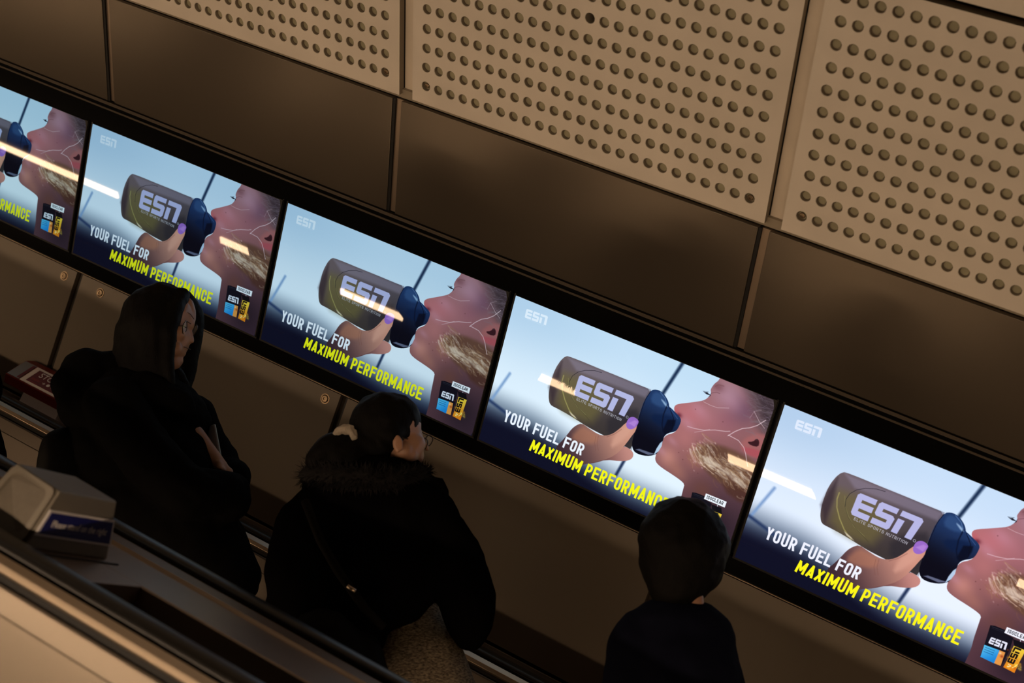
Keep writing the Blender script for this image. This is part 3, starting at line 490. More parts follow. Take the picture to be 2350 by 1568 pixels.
def cp(o,delta):
    c=o.copy(); C.objects.link(c)
    if o.parent is None: c.location=o.location+delta
    for ch in list(o.children):
        d=ch.copy(); C.objects.link(d); d.parent=c; d.matrix_parent_inverse=ch.matrix_parent_inverse.copy()
    return c
# ---------------------------------------------------------------- upper solid panels
A,B=(.100,0),(.465,.105); PU=1.206
r=empty('wall_panel',planefr(A,B,.968,0),'x','wall panel','smooth bronze panels above the displays')
bm=bmesh.new(); slab(bm,A,B,.018,.968,2.141); bmobj('face_plate',bm,M['panel'],r,bevel=.0015)
bm=bmesh.new(); slab(bm,(.100,0),B,.03,2.1415,2.151,-.003); bmobj('edge_seal',bm,M['black'],r)
ul=['smooth bronze panel at the upper left corner, left of the first upper joint','smooth bronze panel above the second display from the left','smooth bronze panel above the third display, below the middle perforated panel','smooth bronze panel at the right edge above the last display']
ul.append('smooth bronze panel beyond the right edge of the picture')
for k,j in enumerate((-1,0,1,2,3)):
    o=r if j==0 else cp(r,UD*PU*j)
    o['label']=ul[k]
cp(r,UD*PU*-2)['label']='smooth bronze panel beyond the left edge of the picture'
# recessed covers in the joints
for j in range(-2,5):
    u=.968+PU*j
    bm=bmesh.new(); slab(bm,A,B,.01,u-.052,u+.01,-.009); o=bmobj('trim_%d'%(22+j),bm,M['steeldk']); o['kind']='structure'
# dark lip below the perforated panels
bm=bmesh.new(); slab(bm,(.472,.088),(.50,.105),.02,U0,U1); struct(bmobj('trim_7',bm,M['perf_edge']))
# ---------------------------------------------------------------- perforated panels
PA,PB=(.482,.113),(1.140,.366); TU,TQ,TN=axes(PA,PB)
def perforated(u0,missing=None):
    W_,H_=1.147,.705; du,dq=.0436,.0603; cu,cq=.0478,.058; nc,nr=25,11; rh=.0158
    o0=planefr(PA,PB,u0,0)
    bm=bmesh.new(); W=lambda x,y,z:o0+TU*x+TQ*y+TN*z
    def quad(x0,x1,y0,y1): bm.faces.new([bm.verts.new(W(*p,0)) for p in ((x0,y0),(x1,y0),(x1,y1),(x0,y1))])
    xl,xr=cu-du/2,cu+du*(nc-.5); yl,yr=cq-dq/2,cq+dq*(nr-.5)
    quad(0,xl,0,H_); quad(xr,W_,0,H_); quad(xl,xr,0,yl); quad(xl,xr,yr,H_)
    n=20; rnd=random.Random(3)
    for i in range(nc):
        for j in range(nr):
            cx,cy=cu+du*i,cq+dq*j
            bd=[]; 
            for k in range(n):
                side,f=divmod(k,5); f/=5
                hx,hy=du/2,dq/2
                bd.append([(hx,-hy+2*hy*f),(hx-2*hx*f,hy),(-hx,hy-2*hy*f),(-hx+2*hx*f,-hy)][side])
            an=[math.atan2(y,x) for x,y in bd]
            ob=[bm.verts.new(W(cx+x,cy+y,0)) for x,y in bd]
            ri=[bm.verts.new(W(cx+rh*math.cos(a),cy+rh*math.sin(a),0)) for a in an]
            r2=[bm.verts.new(W(cx+(rh-.0012)*math.cos(a),cy+(rh-.0012)*math.sin(a),-.0015)) for a in an]
            dp=.06 if (i,j)==missing else .0135+rnd.uniform(-.0012,.0012)
            r3=[bm.verts.new(W(cx+(rh-.0012)*math.cos(a),cy+(rh-.0012)*math.sin(a),-dp)) for a in an]
            dx,dy=rnd.uniform(-.001,.001),rnd.uniform(-.001,.001)
            for k in range(n):
                q=(k+1)%n
                bm.faces.new([ob[k],ob[q],ri[q],ri[k]]); bm.faces.new([ri[k],ri[q],r2[q],r2[k]])
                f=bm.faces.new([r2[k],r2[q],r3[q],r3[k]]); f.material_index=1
            if (i,j)==missing:
                f=bm.faces.new(r3); f.material_index=3
                continue
            # plug seated in the hole: a ring step then a shallow disc
            r4=[bm.verts.new(W(cx+dx+(rh-.0035)*math.cos(a),cy+dy+(rh-.0035)*math.sin(a),-dp+.0005)) for a in an]
            r5=[bm.verts.new(W(cx+dx+(rh-.0045)*math.cos(a),cy+dy+(rh-.0045)*math.sin(a),-dp+.003)) for a in an]
            for k in range(n):
                q=(k+1)%n
                f=bm.faces.new([r3[k],r3[q],r4[q],r4[k]]); f.material_index=1
                f=bm.faces.new([r4[k],r4[q],r5[q],r5[k]]); f.material_index=2
            f=bm.faces.new(r5); f.material_index=2
    # folded edges
    e=[(0,0),(W_,0),(W_,H_),(0,H_)]
    for a,b_ in zip(e,e[1:]+e[:1]):
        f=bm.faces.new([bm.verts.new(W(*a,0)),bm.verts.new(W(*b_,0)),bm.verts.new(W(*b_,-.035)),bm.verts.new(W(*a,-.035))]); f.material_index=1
    me=bpy.data.meshes.new('perforated_panel'); bmesh.ops.remove_doubles(bm,verts=bm.verts,dist=1e-5); bmesh.ops.recalc_face_normals(bm,faces=bm.faces)
    c=planefr(PA,PB,u0+W_/2,H_/2)
    bmesh.ops.translate(bm,verts=bm.verts,vec=-c); bm.to_mesh(me); bm.free()
    o=bpy.data.objects.new('perforated_panel',me); C.objects.link(o); o.location=c
    for m in (M['perf'],M['perf_edge'],M['plug'],M['black']): me.materials.append(m)
    for i,j in ((0,0),(24,0),(0,10),(24,10)):
        screw('screw',planefr(PA,PB,u0+cu+du*i,cq+dq*j,-.007),(TU,TQ,TN),.0085,o)
    return o
pl=[('cream perforated wall panel at the upper left, cut by the top edge',1.020,None),('cream perforated wall panel in the middle with one open black hole',2.215,(12,6)),('cream perforated wall panel at the upper right corner',3.410,None)]
for lb,u0,ms in pl: tag(perforated(u0,ms),lb,'wall panel','perforated cream wall panels')
tag(perforated(4.605),'cream perforated wall panel beyond the right edge of the picture','wall panel','perforated cream wall panels')
tag(perforated(-.175),'cream perforated wall panel beyond the top left of the picture','wall panel','perforated cream wall panels')
for j in range(-1,5):
    u=1.020+1.195*j
    bm=bmesh.new(); slab(bm,(.50,.095),(1.14,.341),.01,u-.044,u-.001,.0); struct(bmobj('trim_%d'%(31+j),bm,M['cover']))
    bm=bmesh.new(); slab(bm,(.50,.095),(1.14,.341),.01,u-.050,u-.0435,.0); struct(bmobj('trim_%d'%(41+j),bm,M['black']))
# plain panels above
QA,QB=(1.158,.375),(1.60,.62)
r=empty('ceiling_panel',planefr(QA,QB,3.41,0),'x','ceiling panel','plain cream panels above the perforated ones')
bm=bmesh.new(); slab(bm,QA,QB,.03,3.41,4.557); bmobj('face_plate',bm,M['perf'],r,bevel=.002)
r['label']='plain cream panel cut by the top right corner of the picture'
for j,l in ((1,'plain cream ceiling panel beyond the right edge of the picture'),(-1,'plain cream ceiling panel above the middle perforated panel, above the picture'),(-2,'plain cream ceiling panel above the left perforated panel, above the picture')):
    cp(r,UD*1.195*j)['label']=l
# ---------------------------------------------------------------- lower panels
LA,LB=(-.546,.0),(-1.043,.11); lx=axes(LA,LB); LN=-lx[2]
def lower(u0):
    c=planefr(LA,LB,u0+.59,.25)
    r=empty('wall_panel',c,'x','wall panel','bronze panels below the displays')
    bm=bmesh.new(); t=np.array(LB)-np.array(LA); t=t/np.hypot(*t); n=np.array([-t[1],t[0]]); a_=np.array(LA)
    prism(bm,[SF(*q) for q in (a_,np.array(LB),np.array(LB)+n*.018,a_+n*.018)],u0,u0+1.178); bmobj('face_plate',bm,M['lower'],r,bevel=.001)
    bm=bmesh.new(); slab(bm,LA,LB,-.03,u0-.008,u0-.0005,.004); bmobj('edge_seal',bm,M['black'],r)
    for du in (.10,1.178-.052):
        screw('bolt',planefr(LA,LB,u0+du,.034,0),(lx[0],lx[1],LN),.0125,r,ring=True)
    return r
r=lower(.949)
ll=['bronze panel with a bolt beside the red stop box, below the first display','bronze panel behind the long haired woman, below the second display','bronze panel between the fur hooded person and the short haired one','bronze panel to the right of the short haired head, at the lower right']
ll.append('bronze lower panel beyond the right edge of the picture')
for k,j in enumerate((-1,0,1,2,3)):
    o=r if j==0 else cp(r,UD*1.207*j)
    o['label']=ll[k]
for j in range(-1,5):
    u=.949+1.207*j
    bm=bmesh.new(); slab(bm,LA,LB,-.01,u-.04,u+.01,.022); struct(bmobj('trim_%d'%(51+j),bm,M['backing']))
M['brow']=mat('dark_brown_features',(.05,.022,.014),.7)
# ---------------------------------------------------------------- escalators
VS=-1.78; PH=0.0
def noseline(X): return (VS-X*S3)/C3
def capprof(top,cx,hw,th):   # rounded handrail section
    pts=[]
    for i in range(9):
        a=PI*i/8; pts.append((top-th*.45+math.sin(a)*th*.45,cx+math.cos(a)*hw))
    pts+= [(top-th,cx-hw),(top-th*1.25,cx-hw*.6),(top-th*1.25,cx+hw*.6),(top-th,cx+hw)]
    return pts
def escalator(Nc,label,lit_runs,vis,sm,inn,vt,vb):
    root=empty('escalator',P(2.5,VS,Nc),label,'escalator','parallel escalators')
    for s in (-1,1):
        nr=Nc+s*.56; i=-s       # i points to the inside
        h=prism_obj('handrail',capprof(-.980,nr,.040,.030),U0,U1,M['rubber'],root); 
        for p in h.data.polygons:p.use_smooth=True
        prism_obj('handrail_guide',[(-1.012,nr-i*.03),(-1.010,nr+i*.052),(-1.002,nr+i*.056),(-1.0135,nr+i*.071),(-1.025,nr+i*.073),(-1.045,nr+i*.05),(-1.045,nr-i*.03)],U0,U1,M['steel'],root,bevel=.001)
        prism_obj('shadow_gap',[(-1.026,nr+i*.066),(-1.046,nr+i*.070),(-1.046,nr+i*.04),(-1.026,nr+i*.04)],U0,U1,M['black'],root)
        prism_obj('balustrade_panel',[(-1.044,nr+i*.068),(-1.042,nr+i*.080),(-1.046,nr+i*.083),(-1.085,nr+i*.084),(-1.087,nr+i*.082),(-1.70,nr+i*.082),(-1.70,nr+i*.068)],U0,U1,inn,root,bevel=.001)
        prism_obj('skirt_panel',[(-1.705,nr+i*.060),(-1.702,nr+i*.092),(-2.05,nr+i*.092),(-2.05,nr+i*.060)],U0,U1,M['steeldk'],root)
        prism_obj('outer_panel',[(-1.045,nr-i*.03),(-1.03,nr-i*.040),(-1.9,nr-i*.040),(-1.9,nr-i*.03)],U0,U1,M['black'],root)
    n=Nc+.56
    # light strip on the outer balustrade, lengths cut to shape its reflections
    for a_,b_ in lit_runs:
        prism_obj('light_strip',[(vt,n-.0825),(vt,n-.090),(vb,n-.090),(vb,n-.0825)],a_,b_,sm,root)
    k0,k1=vis
    for k in range(k0,k1):
        x0,x1=PH+.4*k,PH+.4*(k+1); z=noseline(x1); dz=.4*math.tan(math.radians(30))
        y0,y1=-(Nc-.46),-(Nc+.46)
        bm=bmesh.new()
        pr=[(x0,z),(x1-.012,z),(x1,z-.012),(x1-.02,z-dz),(x1-.05,z-dz),(x1-.05,z-.06),(x0,z-.06)]
        a=[bm.verts.new((x,y0,zz)) for x,zz in pr]; b=[bm.verts.new((x,y1,zz)) for x,zz in pr]
        for i in range(len(pr)): bm.faces.new([a[i],a[(i+1)%len(pr)],b[(i+1)%len(pr)],b[i]])
        bm.faces.new(a[::-1]); bm.faces.new(b)
        for q in range(40):      # cleats
            y=y0-.012-q*.0225
            hexa(bm,[(x0+.003,y,z),(x1-.014,y,z),(x1-.014,y-.009,z),(x0+.003,y-.009,z),(x0+.003,y,z+.006),(x1-.014,y,z+.006),(x1-.014,y-.009,z+.006),(x0+.003,y-.009,z+.006)])
        bmobj('step',bm,M['step'],root)
    return root
escalator(.51,'escalator carrying the waiting people, next to the display wall',[(-4,-2.4),(-2.1,-.25),(.41,.80),(1.12,1.76),(2.12,2.62),(2.94,3.45),(3.57,3.80),(4.2,4.6),(5,5.4)],(-4,14),M['strip'],M['inner_dimmed'],-1.272,-1.306)
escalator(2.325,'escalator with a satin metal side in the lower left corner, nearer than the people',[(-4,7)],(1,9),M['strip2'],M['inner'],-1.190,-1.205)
# ---------------------------------------------------------------- deck between the escalators
r=empty('escalator_deck',P(2.5,-1.0,1.3),'dark metal deck running between the two escalators','deck')
prism_obj('deck_plate',[(-1.0005,1.115),(-.998,1.215),(-1.006,1.222),(-1.006,1.275),(-1.0,1.282),(-1.0,1.476),(-1.003,1.480),(-1.05,1.480),(-1.05,1.115)],U0,U1,M['steeldk'],r,bevel=.0015)
bm=bmesh.new()
c=[(u,V,N) for V in (-1.05,-1.0) for (u,N) in ((U0,1.478),(2.868,1.478),(2.885,1.68),(U0,1.68))]
hexa(bm,[P(*q) for q in c]); bmobj('wide_plate',bm,M['steeldk'],r,bevel=.002)
prism_obj('trough',[(-1.07,1.470),(-1.07,1.70),(-1.12,1.70),(-1.12,1.470)],2.5,U1,M['brush'],r)
prism_obj('outer_edge',[(-1.0,1.684),(-1.0,1.72),(-1.2,1.72),(-1.2,1.684)],U0,U1,M['black'],r)
# ---------------------------------------------------------------- grey box with the blue sign
K=[P(2.590,-.9995,1.700),P(2.580,-.9995,1.432),P(2.728,-.9995,1.424),P(2.745,-.9995,1.706)]
T=[P(2.594,-.880,1.645),P(2.579,-.880,1.443),P(2.719,-.880,1.469),P(2.748,-.880,1.687)]
r=empty('sign_box',sum(K,Vector())/4,'grey wedge shaped box on the deck at the left with a blue plate','sign box')
bm=bmesh.new(); hexa(bm,K+T); bmobj('housing',bm,M['boxm'],r,bevel=.004)
def bil(a,b,c,d,s,t): return a.lerp(b,s).lerp(d.lerp(c,s),t)     # a b top, d c bottom
def quadslab(name,pts,nrm,th,m,parent,bevel=0.):
    bm=bmesh.new(); hexa(bm,[p for p in pts]+[p+nrm*th for p in pts]); return bmobj(name,bm,m,parent,bevel=bevel)
# face that looks across the escalators: recessed rounded panel
def rrect(f,s0,s1,t0,t1,rad,n=6):
    out=[]
    for cx,cy,a0 in ((s1-rad,t0+rad,-90),(s1-rad,t1-rad,0),(s0+rad,t1-rad,90),(s0+rad,t0+rad,180)):
        for i in range(n+1):
            a=math.radians(a0+90*i/n); out.append(f(cx+rad*math.cos(a),cy+rad*math.sin(a)))
    return out
nf=(T[3]-T[0]).cross(K[0]-T[0]).normalized()
if nf.y>0: nf=-nf
f=lambda s,t: bil(T[0],T[3],K[3],K[0],s,t)
bm=bmesh.new(); L1=rrect(f,.04,.96,.03,.97,.10); L2=rrect(f,.13,.87,.11,.87,.12)
a=[bm.verts.new(p+nf*.001) for p in L1]; a2=[bm.verts.new(p+nf*.006) for p in L1]; b=[bm.verts.new(p+nf*.006) for p in L2]; c2=[bm.verts.new(p+nf*.0015) for p in L2]
n=len(L1)
for i in range(n):
    q=(i+1)%n
    bm.faces.new([a[i],a[q],a2[q],a2[i]]); bm.faces.new([a2[i],a2[q],b[q],b[i]]); bm.faces.new([b[i],b[q],c2[q],c2[i]])
bmobj('raised_frame',bm,M['boxm'],r)
bm=bmesh.new(); bm.faces.new([bm.verts.new(p+nf*.0016) for p in L2]); o=bmobj('recessed_panel',bm,M['boxr'],r)
g=lambda s,t: bil(T[3],T[2],K[2],K[3],s,t)
ns=(T[2]-T[3]).cross(K[3]-T[3]).normalized()
if ns.x<0: ns=-ns
def plate(name,s0,s1,t0,t1,lo,hi,m,parent): 
    q=[g(s0,t0),g(s1,t0),g(s1,t1),g(s0,t1)]
    return quadslab(name,[p+ns*lo for p in q],ns,hi-lo,m,parent)
def text(name,body,origin,xd,yd,size,m,parent,align='CENTER',ext=.0004,sx=1.):
    cu=bpy.data.curves.new(name,'FONT'); cu.body=body; cu.size=size; cu.align_x=align; cu.align_y='CENTER'; cu.extrude=ext
    xd=xd.normalized(); yd=(yd-xd*yd.dot(xd)).normalized(); zd=xd.cross(yd)
    o=bpy.data.objects.new(name,cu); C.objects.link(o); cu.materials.append(m)
    mw=Matrix((xd*sx,yd,zd)).transposed().to_4x4(); mw.translation=origin
    dg=bpy.context.evaluated_depsgraph_get(); dg.update(); me=bpy.data.meshes.new_from_object(o.evaluated_get(dg)); me.transform(mw)
    bpy.data.objects.remove(o); me.name=name; me.materials.clear(); me.materials.append(m)
    for p in me.polygons: p.material_index=0
    o=bpy.data.objects.new(name,me); C.objects.link(o); keep(o,parent)
    return o
plate('sign_border',.004,.99,.315,.76,.002,.004,M['white'],r)
pn=plate('sign_plate',.035,.96,.355,.72,.0045,.0055,M['navy'],r)
text('sign_lettering','Please stand on the right',g(.5,.535)+ns*.0062,g(1,.5)-g(0,.5),g(.5,0)-g(.5,1),.0195,M['white'],pn)
bm=bmesh.new(); hexa(bm,[P(2.752,-.9995,1.42),P(2.756,-.9995,1.42),P(2.772,-.9995,1.70),P(2.768,-.9995,1.70),P(2.752,-.997,1.42),P(2.756,-.997,1.42),P(2.772,-.997,1.70),P(2.768,-.997,1.70)]); bmobj('base_gasket',bm,M['black'],r)
# ---------------------------------------------------------------- red stop box on the far ledge
r=empty('stop_box',P(.98,-1.0,-.24),'red and white emergency stop box on the ledge behind the long haired woman','stop box')
a,b=.862,1.20
bm=bmesh.new(); prism(bm,[(-.966,-.33),(-.857,-.33),(-.857,-.300),(-.866,-.262),(-.934,-.196),(-.966,-.206)],a,b); bmobj('red_case',bm,M['red'],r,bevel=.003)
bm=bmesh.new(); prism(bm,[(-1.0055,-.32),(-.965,-.32),(-.965,-.205),(-1.0055,-.205)],.966,1.146); o=bmobj('pedestal',bm,M['lilac'],r,bevel=.001); o['label']='pale grey pedestal'
def front(s0,s1,t0,t1,lift,m,name,lab=None):
    A_,B_=Vector((-.869,-.259)),Vector((-.931,-.199)); d=(B_-A_); nn=Vector((-d.y,d.x)).normalized()
    if nn.y<0: nn=-nn
    def q(u,t,l): p=A_+d*t+nn*l; return P(u,p.x,p.y)
    bm=bmesh.new(); hexa(bm,[q(s0,t0,lift-.0015),q(s1,t0,lift-.0015),q(s1,t1,lift-.0015),q(s0,t1,lift-.0015),q(s0,t0,lift),q(s1,t0,lift),q(s1,t1,lift),q(s0,t1,lift)])
    o=bmobj(name,bm,m,r); 
    if lab:o['label']=lab
    global last; last=o
    return q
q=front(.868,.925,.0,1.,.003,M['clear'],'clear_flap','grey flap over the button')
front(.912,.924,.05,.95,.004,M['darkred'],'warning_stripe')
front(.930,1.19,.0,1.,.003,M['signw'],'white_plate')
front(.952,1.17,.12,.88,.0045,M['darkred'],'stop_plate')
xd=UD; yd=q(1,0,0)-q(1,1,0)
text('stop_lettering','STOP',q(.974,.34,.0052),xd,yd,.036,M['white'],last,'LEFT')
text('arrow_symbols','\u2192 \u25cf \u2190',q(1.012,.66,.0052),xd,yd,.018,M['white'],last,'LEFT')
for t in (.62,.68,.82): 
    bm=bmesh.new(); hexa(bm,[q(.962,t,.0046),q(1.0,t,.0046),q(1.0,t+.03,.0046),q(.962,t+.03,.0046),q(.962,t,.005),q(1.0,t,.005),q(1.0,t+.03,.005),q(.962,t+.03,.005)]); bmobj('small_print',bm,M['red'],last)
# ---------------------------------------------------------------- people
def chain_mesh(bm,o,ch,grow=1.0,add=0.0):
    O,A_,R_=Vector(o['o']),Vector(o['a']),Vector(o['r'])
    def w(p): return O+R_*p[0]+A_*p[1]+Vector((0,0,p[2]))
    for c in ch:
        pts=[(w(p),p[3]*grow+add) for p in c]
        if len(pts)==1: pts=pts*2
        for (p0,r0),(p1,r1) in zip(pts,pts[1:]):
            L=(p1-p0).length; n=max(1,int(L/(.3*min(r0,r1)))+1)
            for i in range(n+1):
                t=i/n; q=p0.lerp(p1,t); rr=r0*(1-t)+r1*t
                bmesh.ops.create_icosphere(bm,subdivisions=2 if rr>.02 else 1,radius=rr*(1.0 if rr>.02 else 1.04),matrix=Matrix.Translation(q))
                if L<1e-6: break
def fuse(name,bm,m,voxel,smooth,parent,disp=0.,dscale=.1,fac=.5):
    me=bpy.data.meshes.new(name); bm.to_mesh(me); bm.free(); o=bpy.data.objects.new(name,me); C.objects.link(o)
    a=o.modifiers.new('r','REMESH'); a.mode='VOXEL'; a.voxel_size=voxel; a.use_smooth_shade=True
    s=o.modifiers.new('s','SMOOTH'); s.factor=fac; s.iterations=smooth
    dg=bpy.context.evaluated_depsgraph_get(); dg.update(); nm=bpy.data.meshes.new_from_object(o.evaluated_get(dg))
    bpy.data.objects.remove(o); bpy.data.meshes.remove(me); nm.name=name
    if disp:
        nm.calc_loop_triangles() if False else None
        no=[v.normal.copy() for v in nm.vertices]
        for v,nn in zip(nm.vertices,no):
            k=noise.noise(v.co/dscale)+.5*noise.noise(v.co/dscale*2.3); v.co+=nn*disp*k
    nm.materials.clear()
    o=bpy.data.objects.new(name,nm); C.objects.link(o); nm.materials.append(m)
    for p in nm.polygons:p.use_smooth=True
    return keep(o,parent)
def part(root,o,key,name,m,voxel=.008,smooth=6,disp=0.,dscale=.1,grow=1.,add=0.):
    bm=bmesh.new(); chain_mesh(bm,o,o[key] if isinstance(key,str) else key,grow,add)
    return fuse(name,bm,m,voxel,smooth,root,disp,dscale)
def person(key,label,coatm,hairm,skinm,extra):
    o=PEOPLE[key]; O,A_,R_=Vector(o['o']),Vector(o['a']),Vector(o['r'])
    k=math.floor((O.x+.02-PH)/.4); x0,x1=PH+.4*k,PH+.4*(k+1); zt=noseline(x1)+.006
    root=empty('person',Vector(((x0+x1)/2,O.y,zt)),label,'person')
    def loc(p): return O+R_*p[0]+A_*p[1]+Vector((0,0,p[2]))
    def inv(v,r): d=v-O; return [d.dot(R_),d.dot(A_),d.z,r]
    # legs down to the tread
    legs=[]; feet=[]
    for j,c in enumerate(o['legs']):
        hip=loc(c[0]); fx=min(max(hip.x,x0+.13),x1-.16); fy=hip.y+(0.0)
        foot=Vector((fx,fy,zt+.085)); knee=hip.lerp(foot,.5)+Vector((.03,0,0))
        legs.append([inv(hip,.085),inv(knee,.055),inv(foot,.04)])
        feet.append([inv(foot+Vector((-.02,0,-.035)),.045),inv(Vector((fx+.13,fy+.02,zt+.032)),.030)])
    neck=o['neck'][0][-1]; hipc=[sum(c[0][i] for c in o['legs'])/2 for i in range(3)]
    torso=[[neck[:3]+[.055],[(neck[0]+hipc[0])/2,(neck[1]+hipc[1])/2+.05,(neck[2]+hipc[2])/2,.05],[hipc[0],hipc[1]+.03,hipc[2],.065]]]+[[[hipc[0],hipc[1]+.03,hipc[2],.065],l[0]] for l in legs]
    arms=[]
    for h in o.get('hand',[]):
        w0=h[0]; arms.append([[neck[0],neck[1],neck[2]-.08,.05],[(neck[0]+w0[0])/2,(neck[1]+w0[1])/2-.03,(neck[2]+w0[2])/2-.02,.035],[w0[0],w0[1],w0[2],.022]])
    chains=o['skull']+o['face']+o['neck']+torso+arms+legs+o.get('hand',[])+o.get('fingers',[])+o.get('ear',[])
    b=part(root,o,chains,'body',skinm,.0045,4)
    part(root,o,legs,'trousers',M['trouser'],.012,4,add=.012)
    for f in feet:
        part(root,o,[f],'shoe',M['shoe'],.008,3)
    part(root,o,'coat',coatm[0],coatm[1],.010,8,disp=coatm[2],dscale=.07,grow=coatm[3] if len(coatm)>3 else 1)
    part(root,o,'hair','hair',hairm,.006,7,disp=.0022,dscale=.03)
    extra(root,o,loc,inv)
    return root
def glasses(root,o,loc):
    A_,R_=Vector(o['a']),Vector(o['r'])
    def lens(c,rad,nrm):
        nrm=nrm.normalized(); t=nrm.cross(Vector((0,0,1))).normalized(); s=nrm.cross(t)
        bm=bmesh.new(); n=24
        for i in range(n):
            for k in range(6):
                pass
        rings=[]
        for i in range(n):
            a=2*PI*i/n; rad_=rad*(1+.06*math.cos(4*a)); ctr=c+(t*math.cos(a)+s*math.sin(a)*.88)*rad_; out=(t*math.cos(a)+s*math.sin(a))
            rings.append([bm.verts.new(ctr+(out*math.cos(2*PI*k/6)+nrm*math.sin(2*PI*k/6))*.0014) for k in range(6)])
        for i in range(n):
            for k in range(6): bm.faces.new([rings[i][k],rings[(i+1)%n][k],rings[(i+1)%n][(k+1)%6],rings[i][(k+1)%6]])
        rim=bmobj('spectacle_rim',bm,M['frame'],root,smooth=True)
        bm=bmesh.new(); cc=bm.verts.new(c+nrm*.0018); vs=[]
        for i in range(n):
            a=2*PI*i/n; rad_=rad*(1+.06*math.cos(4*a)); vs.append(bm.verts.new(c+(t*math.cos(a)+s*math.sin(a)*.88)*rad_))
        for i in range(n): bm.faces.new([cc,vs[i],vs[(i+1)%n]])
        bmobj('lens',bm,M['lens'],rim,smooth=True)
    g=o['glasses']
    return g,lens
def tube(name,pts,r,m,parent):
    bm=bmesh.new(); n=8; prev=None
    for i,p in enumerate(pts):
        d=(pts[min(i+1,len(pts)-1)]-pts[max(i-1,0)]).normalized(); x=d.cross(Vector((.3,.2,.9))).normalized(); y=d.cross(x)
        cur=[bm.verts.new(p+(x*math.cos(2*PI*k/n)+y*math.sin(2*PI*k/n))*r) for k in range(n)]
        if prev:
            for k in range(n): bm.faces.new([prev[k],prev[(k+1)%n],cur[(k+1)%n],cur[k]])
        else: bm.faces.new(cur[::-1])
        prev=cur
    bm.faces.new(prev); return bmobj(name,bm,m,parent,smooth=True)
def ex1(root,o,loc,inv):
    part(root,o,'hood','hood',M['coat'],.010,8,disp=.006,dscale=.06)
    g,lens=glasses(root,o,loc); A_,R_=Vector(o['a']),Vector(o['r'])
    fwd=(R_*.97+A_*.1+Vector((0,0,-.25))).normalized()
    lens(loc(g[0][0]),.020,(fwd-A_*.35)); lens(loc(g[1][0]),.018,(fwd+A_*.25))
    tube('temple_arm',[loc(g[2][0]),loc(g[2][1]),loc(g[0][0])+R_*.004],.0016,M['frame'],root)
    # brows and closed lips as thin dark relief
    tube('eyebrow',[loc(inv2(o,(424,726),-.045)),loc(inv2(o,(432,729),-.036)),loc(inv2(o,(440,737),-.022))],.0011,M['brow'],root)
    tube('eye_line',[loc(inv2(o,(417,745),-.048)),loc(inv2(o,(425,747),-.041)),loc(inv2(o,(433,749),-.028))],.0013,M['brow'],root)
    tube('mouth_line',[loc(inv2(o,(418,803),-.034)),loc(inv2(o,(426,804),-.024)),loc(inv2(o,(433,803),-.008))],.0012,M['brow'],root)
def inv2(o,p,d): return PXL(o,p,d)
def PXL(o,p,d):   # small offsets inside the face, metres per unit measured at the head
    s=1/760.; ref={'w1':(370,750)}['w1']; return [(p[0]-ref[0])*s,d,-(p[1]-ref[1])*s-.0]
def ex2(root,o,loc,inv):
    part(root,o,'hood','hood',M['coat2'],.010,8,disp=.006,dscale=.06)
    sc=part(root,o,'scrunchie','hair_scrunchie',M['cream'],.003,2,disp=.003,dscale=.012)
    part(root,o,'skirt','skirt',M['tweed'],.012,8)
    g,lens=glasses(root,o,loc); A_,R_=Vector(o['a']),Vector(o['r'])
    fwd=(R_*.85+A_*.5).normalized()
    lens(loc(g[0][0]),.016,fwd-A_*.1); lens(loc(g[1][0]),.016,fwd+A_*.2)
    tube('temple_arm',[loc(g[2][0]),loc(g[2][1]),loc(g[0][0])],.0016,M['frame'],root)
    stp=tube('strap',[loc(p) for p in o['strap'][0]],.011,M['strap'],root)
    tube('strap_buckle',[loc(p) for p in o['buckle'][0]],.005,M['steel'],stp)
    # fur trim: many fine hairs round the hood
    rnd=random.Random(9); bm=bmesh.new()
    for c in o['fur']:
        for p0,p1 in zip(c,c[1:]):
            for _ in range(620):
                t=rnd.random(); q=[p0[i]*(1-t)+p1[i]*t for i in range(4)]
                d=Vector((rnd.gauss(0,1),rnd.gauss(0,1),rnd.gauss(0,1))).normalized(); ctr=loc(q)
                a=ctr+d*q[3]*.45; L=q[3]*rnd.uniform(.5,.95); e=(d+Vector((rnd.uniform(-.5,.5),rnd.uniform(-.5,.5),rnd.uniform(-.7,.3)))*.8).normalized()
                x=e.cross(Vector((.2,.5,.8))).normalized()*rnd.uniform(.0008,.0018); m1=a+e*L*.5+d*L*.12; b_=a+e*L
                v=[bm.verts.new(z) for z in (a-x,a+x,m1+x*.7,m1-x*.7,b_)]
                bm.faces.new([v[0],v[1],v[2],v[3]]); bm.faces.new([v[3],v[2],v[4]])
    me=bpy.data.meshes.new('fur_trim'); bm.to_mesh(me); bm.free(); f=keep(link('fur_trim',me,M['fur']),root); f['kind']='stuff'
    part(root,o,'fur','fur_base',M['fur'],.008,3,disp=.008,dscale=.012,grow=.62)
def ex3(root,o,loc,inv):
    part(root,o,'collar','collar',M['navycoat'],.006,4)
def ex4(root,o,loc,inv): pass
person('woman_long_hair','woman with long black hair and glasses in a black hooded coat, holding a phone',('coat',M['coat'],.007),M['hair'],M['skin1'],ex1)
person('woman_fur_hood','person with glasses, cream hair scrunchie, fur trimmed hood and tweed skirt',('coat',M['coat2'],.006),M['hair'],M['skin1'],ex2)
person('person_bob','person seen from behind with short black bobbed hair and a dark navy top',('top',M['navycoat'],.004),M['hair'],M['skin1'],ex3)
person('person_edge','person in a dark coat cut off by the left edge of the picture',('coat',M['coat2'],.005),M['hair'],M['skin1'],ex4)
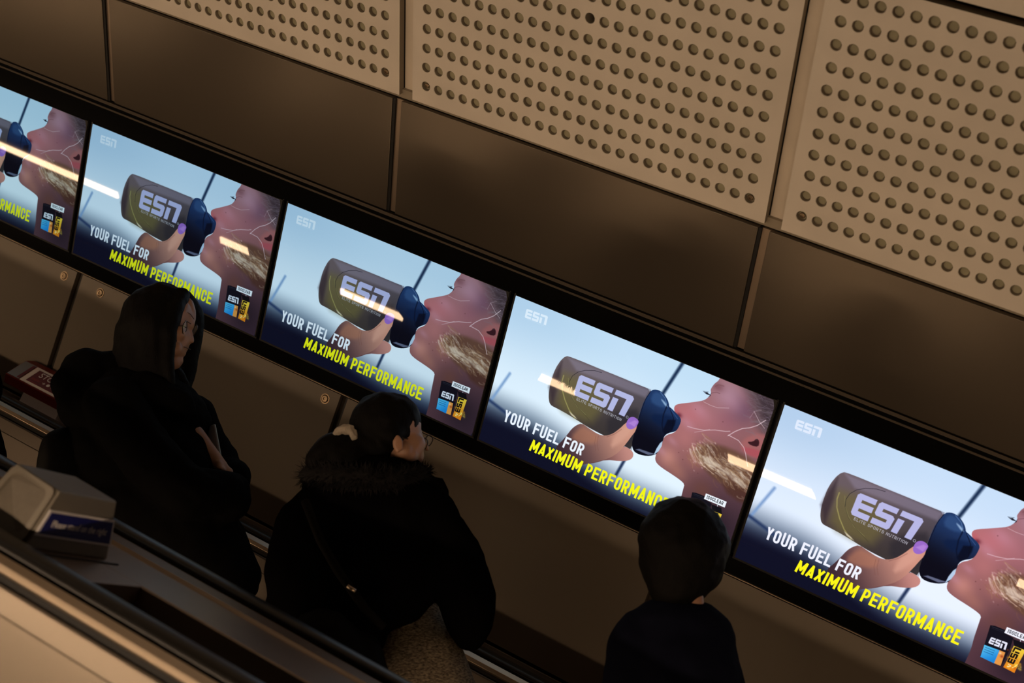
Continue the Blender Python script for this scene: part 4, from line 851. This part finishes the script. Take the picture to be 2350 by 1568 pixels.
def carried(key,chains,name,m,label,cat,voxel=.01,sm=6,disp=.004):
    o=PEOPLE[key]; O,A_,R_=Vector(o['o']),Vector(o['a']),Vector(o['r']); p=o[chains][0][0]
    c=O+R_*p[0]+A_*p[1]+Vector((0,0,p[2])); root=empty(name,c,label,cat)
    part(root,o,chains,'main_body',m,voxel,sm,disp,.08); return root,o,c,R_,A_
r,o,c,R_,A_=carried('woman_long_hair','backpack','backpack',M['bag'],'black backpack on the back of the long haired woman','backpack')
tube('haul_loop',[c+R_*.0+Vector((0,0,.075)),c+R_*.03+Vector((0,0,.10)),c+R_*.06+Vector((0,0,.075))],.006,M['strap'],r)
r,o,c,R_,A_=carried('woman_fur_hood','bag','shoulder_bag',M['bag'],'large black bag hanging at the hip of the person with the fur hood','bag')
# phone held by the long haired woman
o=PEOPLE['woman_long_hair']; O,A_,R_=Vector(o['o']),Vector(o['a']),Vector(o['r'])
w=lambda p:O+R_*p[0]+A_*p[1]+Vector((0,0,p[2]))
a,b=w(o['phone'][0][0]),w(o['phone'][0][1]); ax=(b-a).normalized(); wd_=(A_*.75-R_*.55).normalized(); wd_=(wd_-ax*wd_.dot(ax)).normalized(); th=ax.cross(wd_)
r=empty('phone',(a+b)/2,'grey phone held in the hands of the long haired woman','phone')
hx=lambda hw,h0,h1,t0,t1:[a+ax*h0-wd_*hw+th*t0,a+ax*h1-wd_*hw+th*t0,a+ax*h1+wd_*hw+th*t0,a+ax*h0+wd_*hw+th*t0,a+ax*h0-wd_*hw+th*t1,a+ax*h1-wd_*hw+th*t1,a+ax*h1+wd_*hw+th*t1,a+ax*h0+wd_*hw+th*t1]
bm=bmesh.new(); hexa(bm,hx(.034,-.04,.10,-.004,.004)); bmobj('phone_body',bm,M['phone'],r,bevel=.003)
bm=bmesh.new(); hexa(bm,hx(.031,-.036,.096,.004,.0046)); bmobj('phone_screen',bm,M['gloss'],r)
# ---------------------------------------------------------------- unseen fill lights added for the upper panels and the deck
for i,u in enumerate((-1.5,.9,3.3,5.7)):
    area('wash_fill',P(u,.80,3.3),P(u,.95,.6),1.6,.10,WASH,(1,.78,.56),62)
area('overhead_fill',P(2.0,1.35,2.2),P(2.2,-1.0,1.0),6.0,.15,CEIL,(1,.80,.62))  # added from above to fill the shade on ledge and lower wall
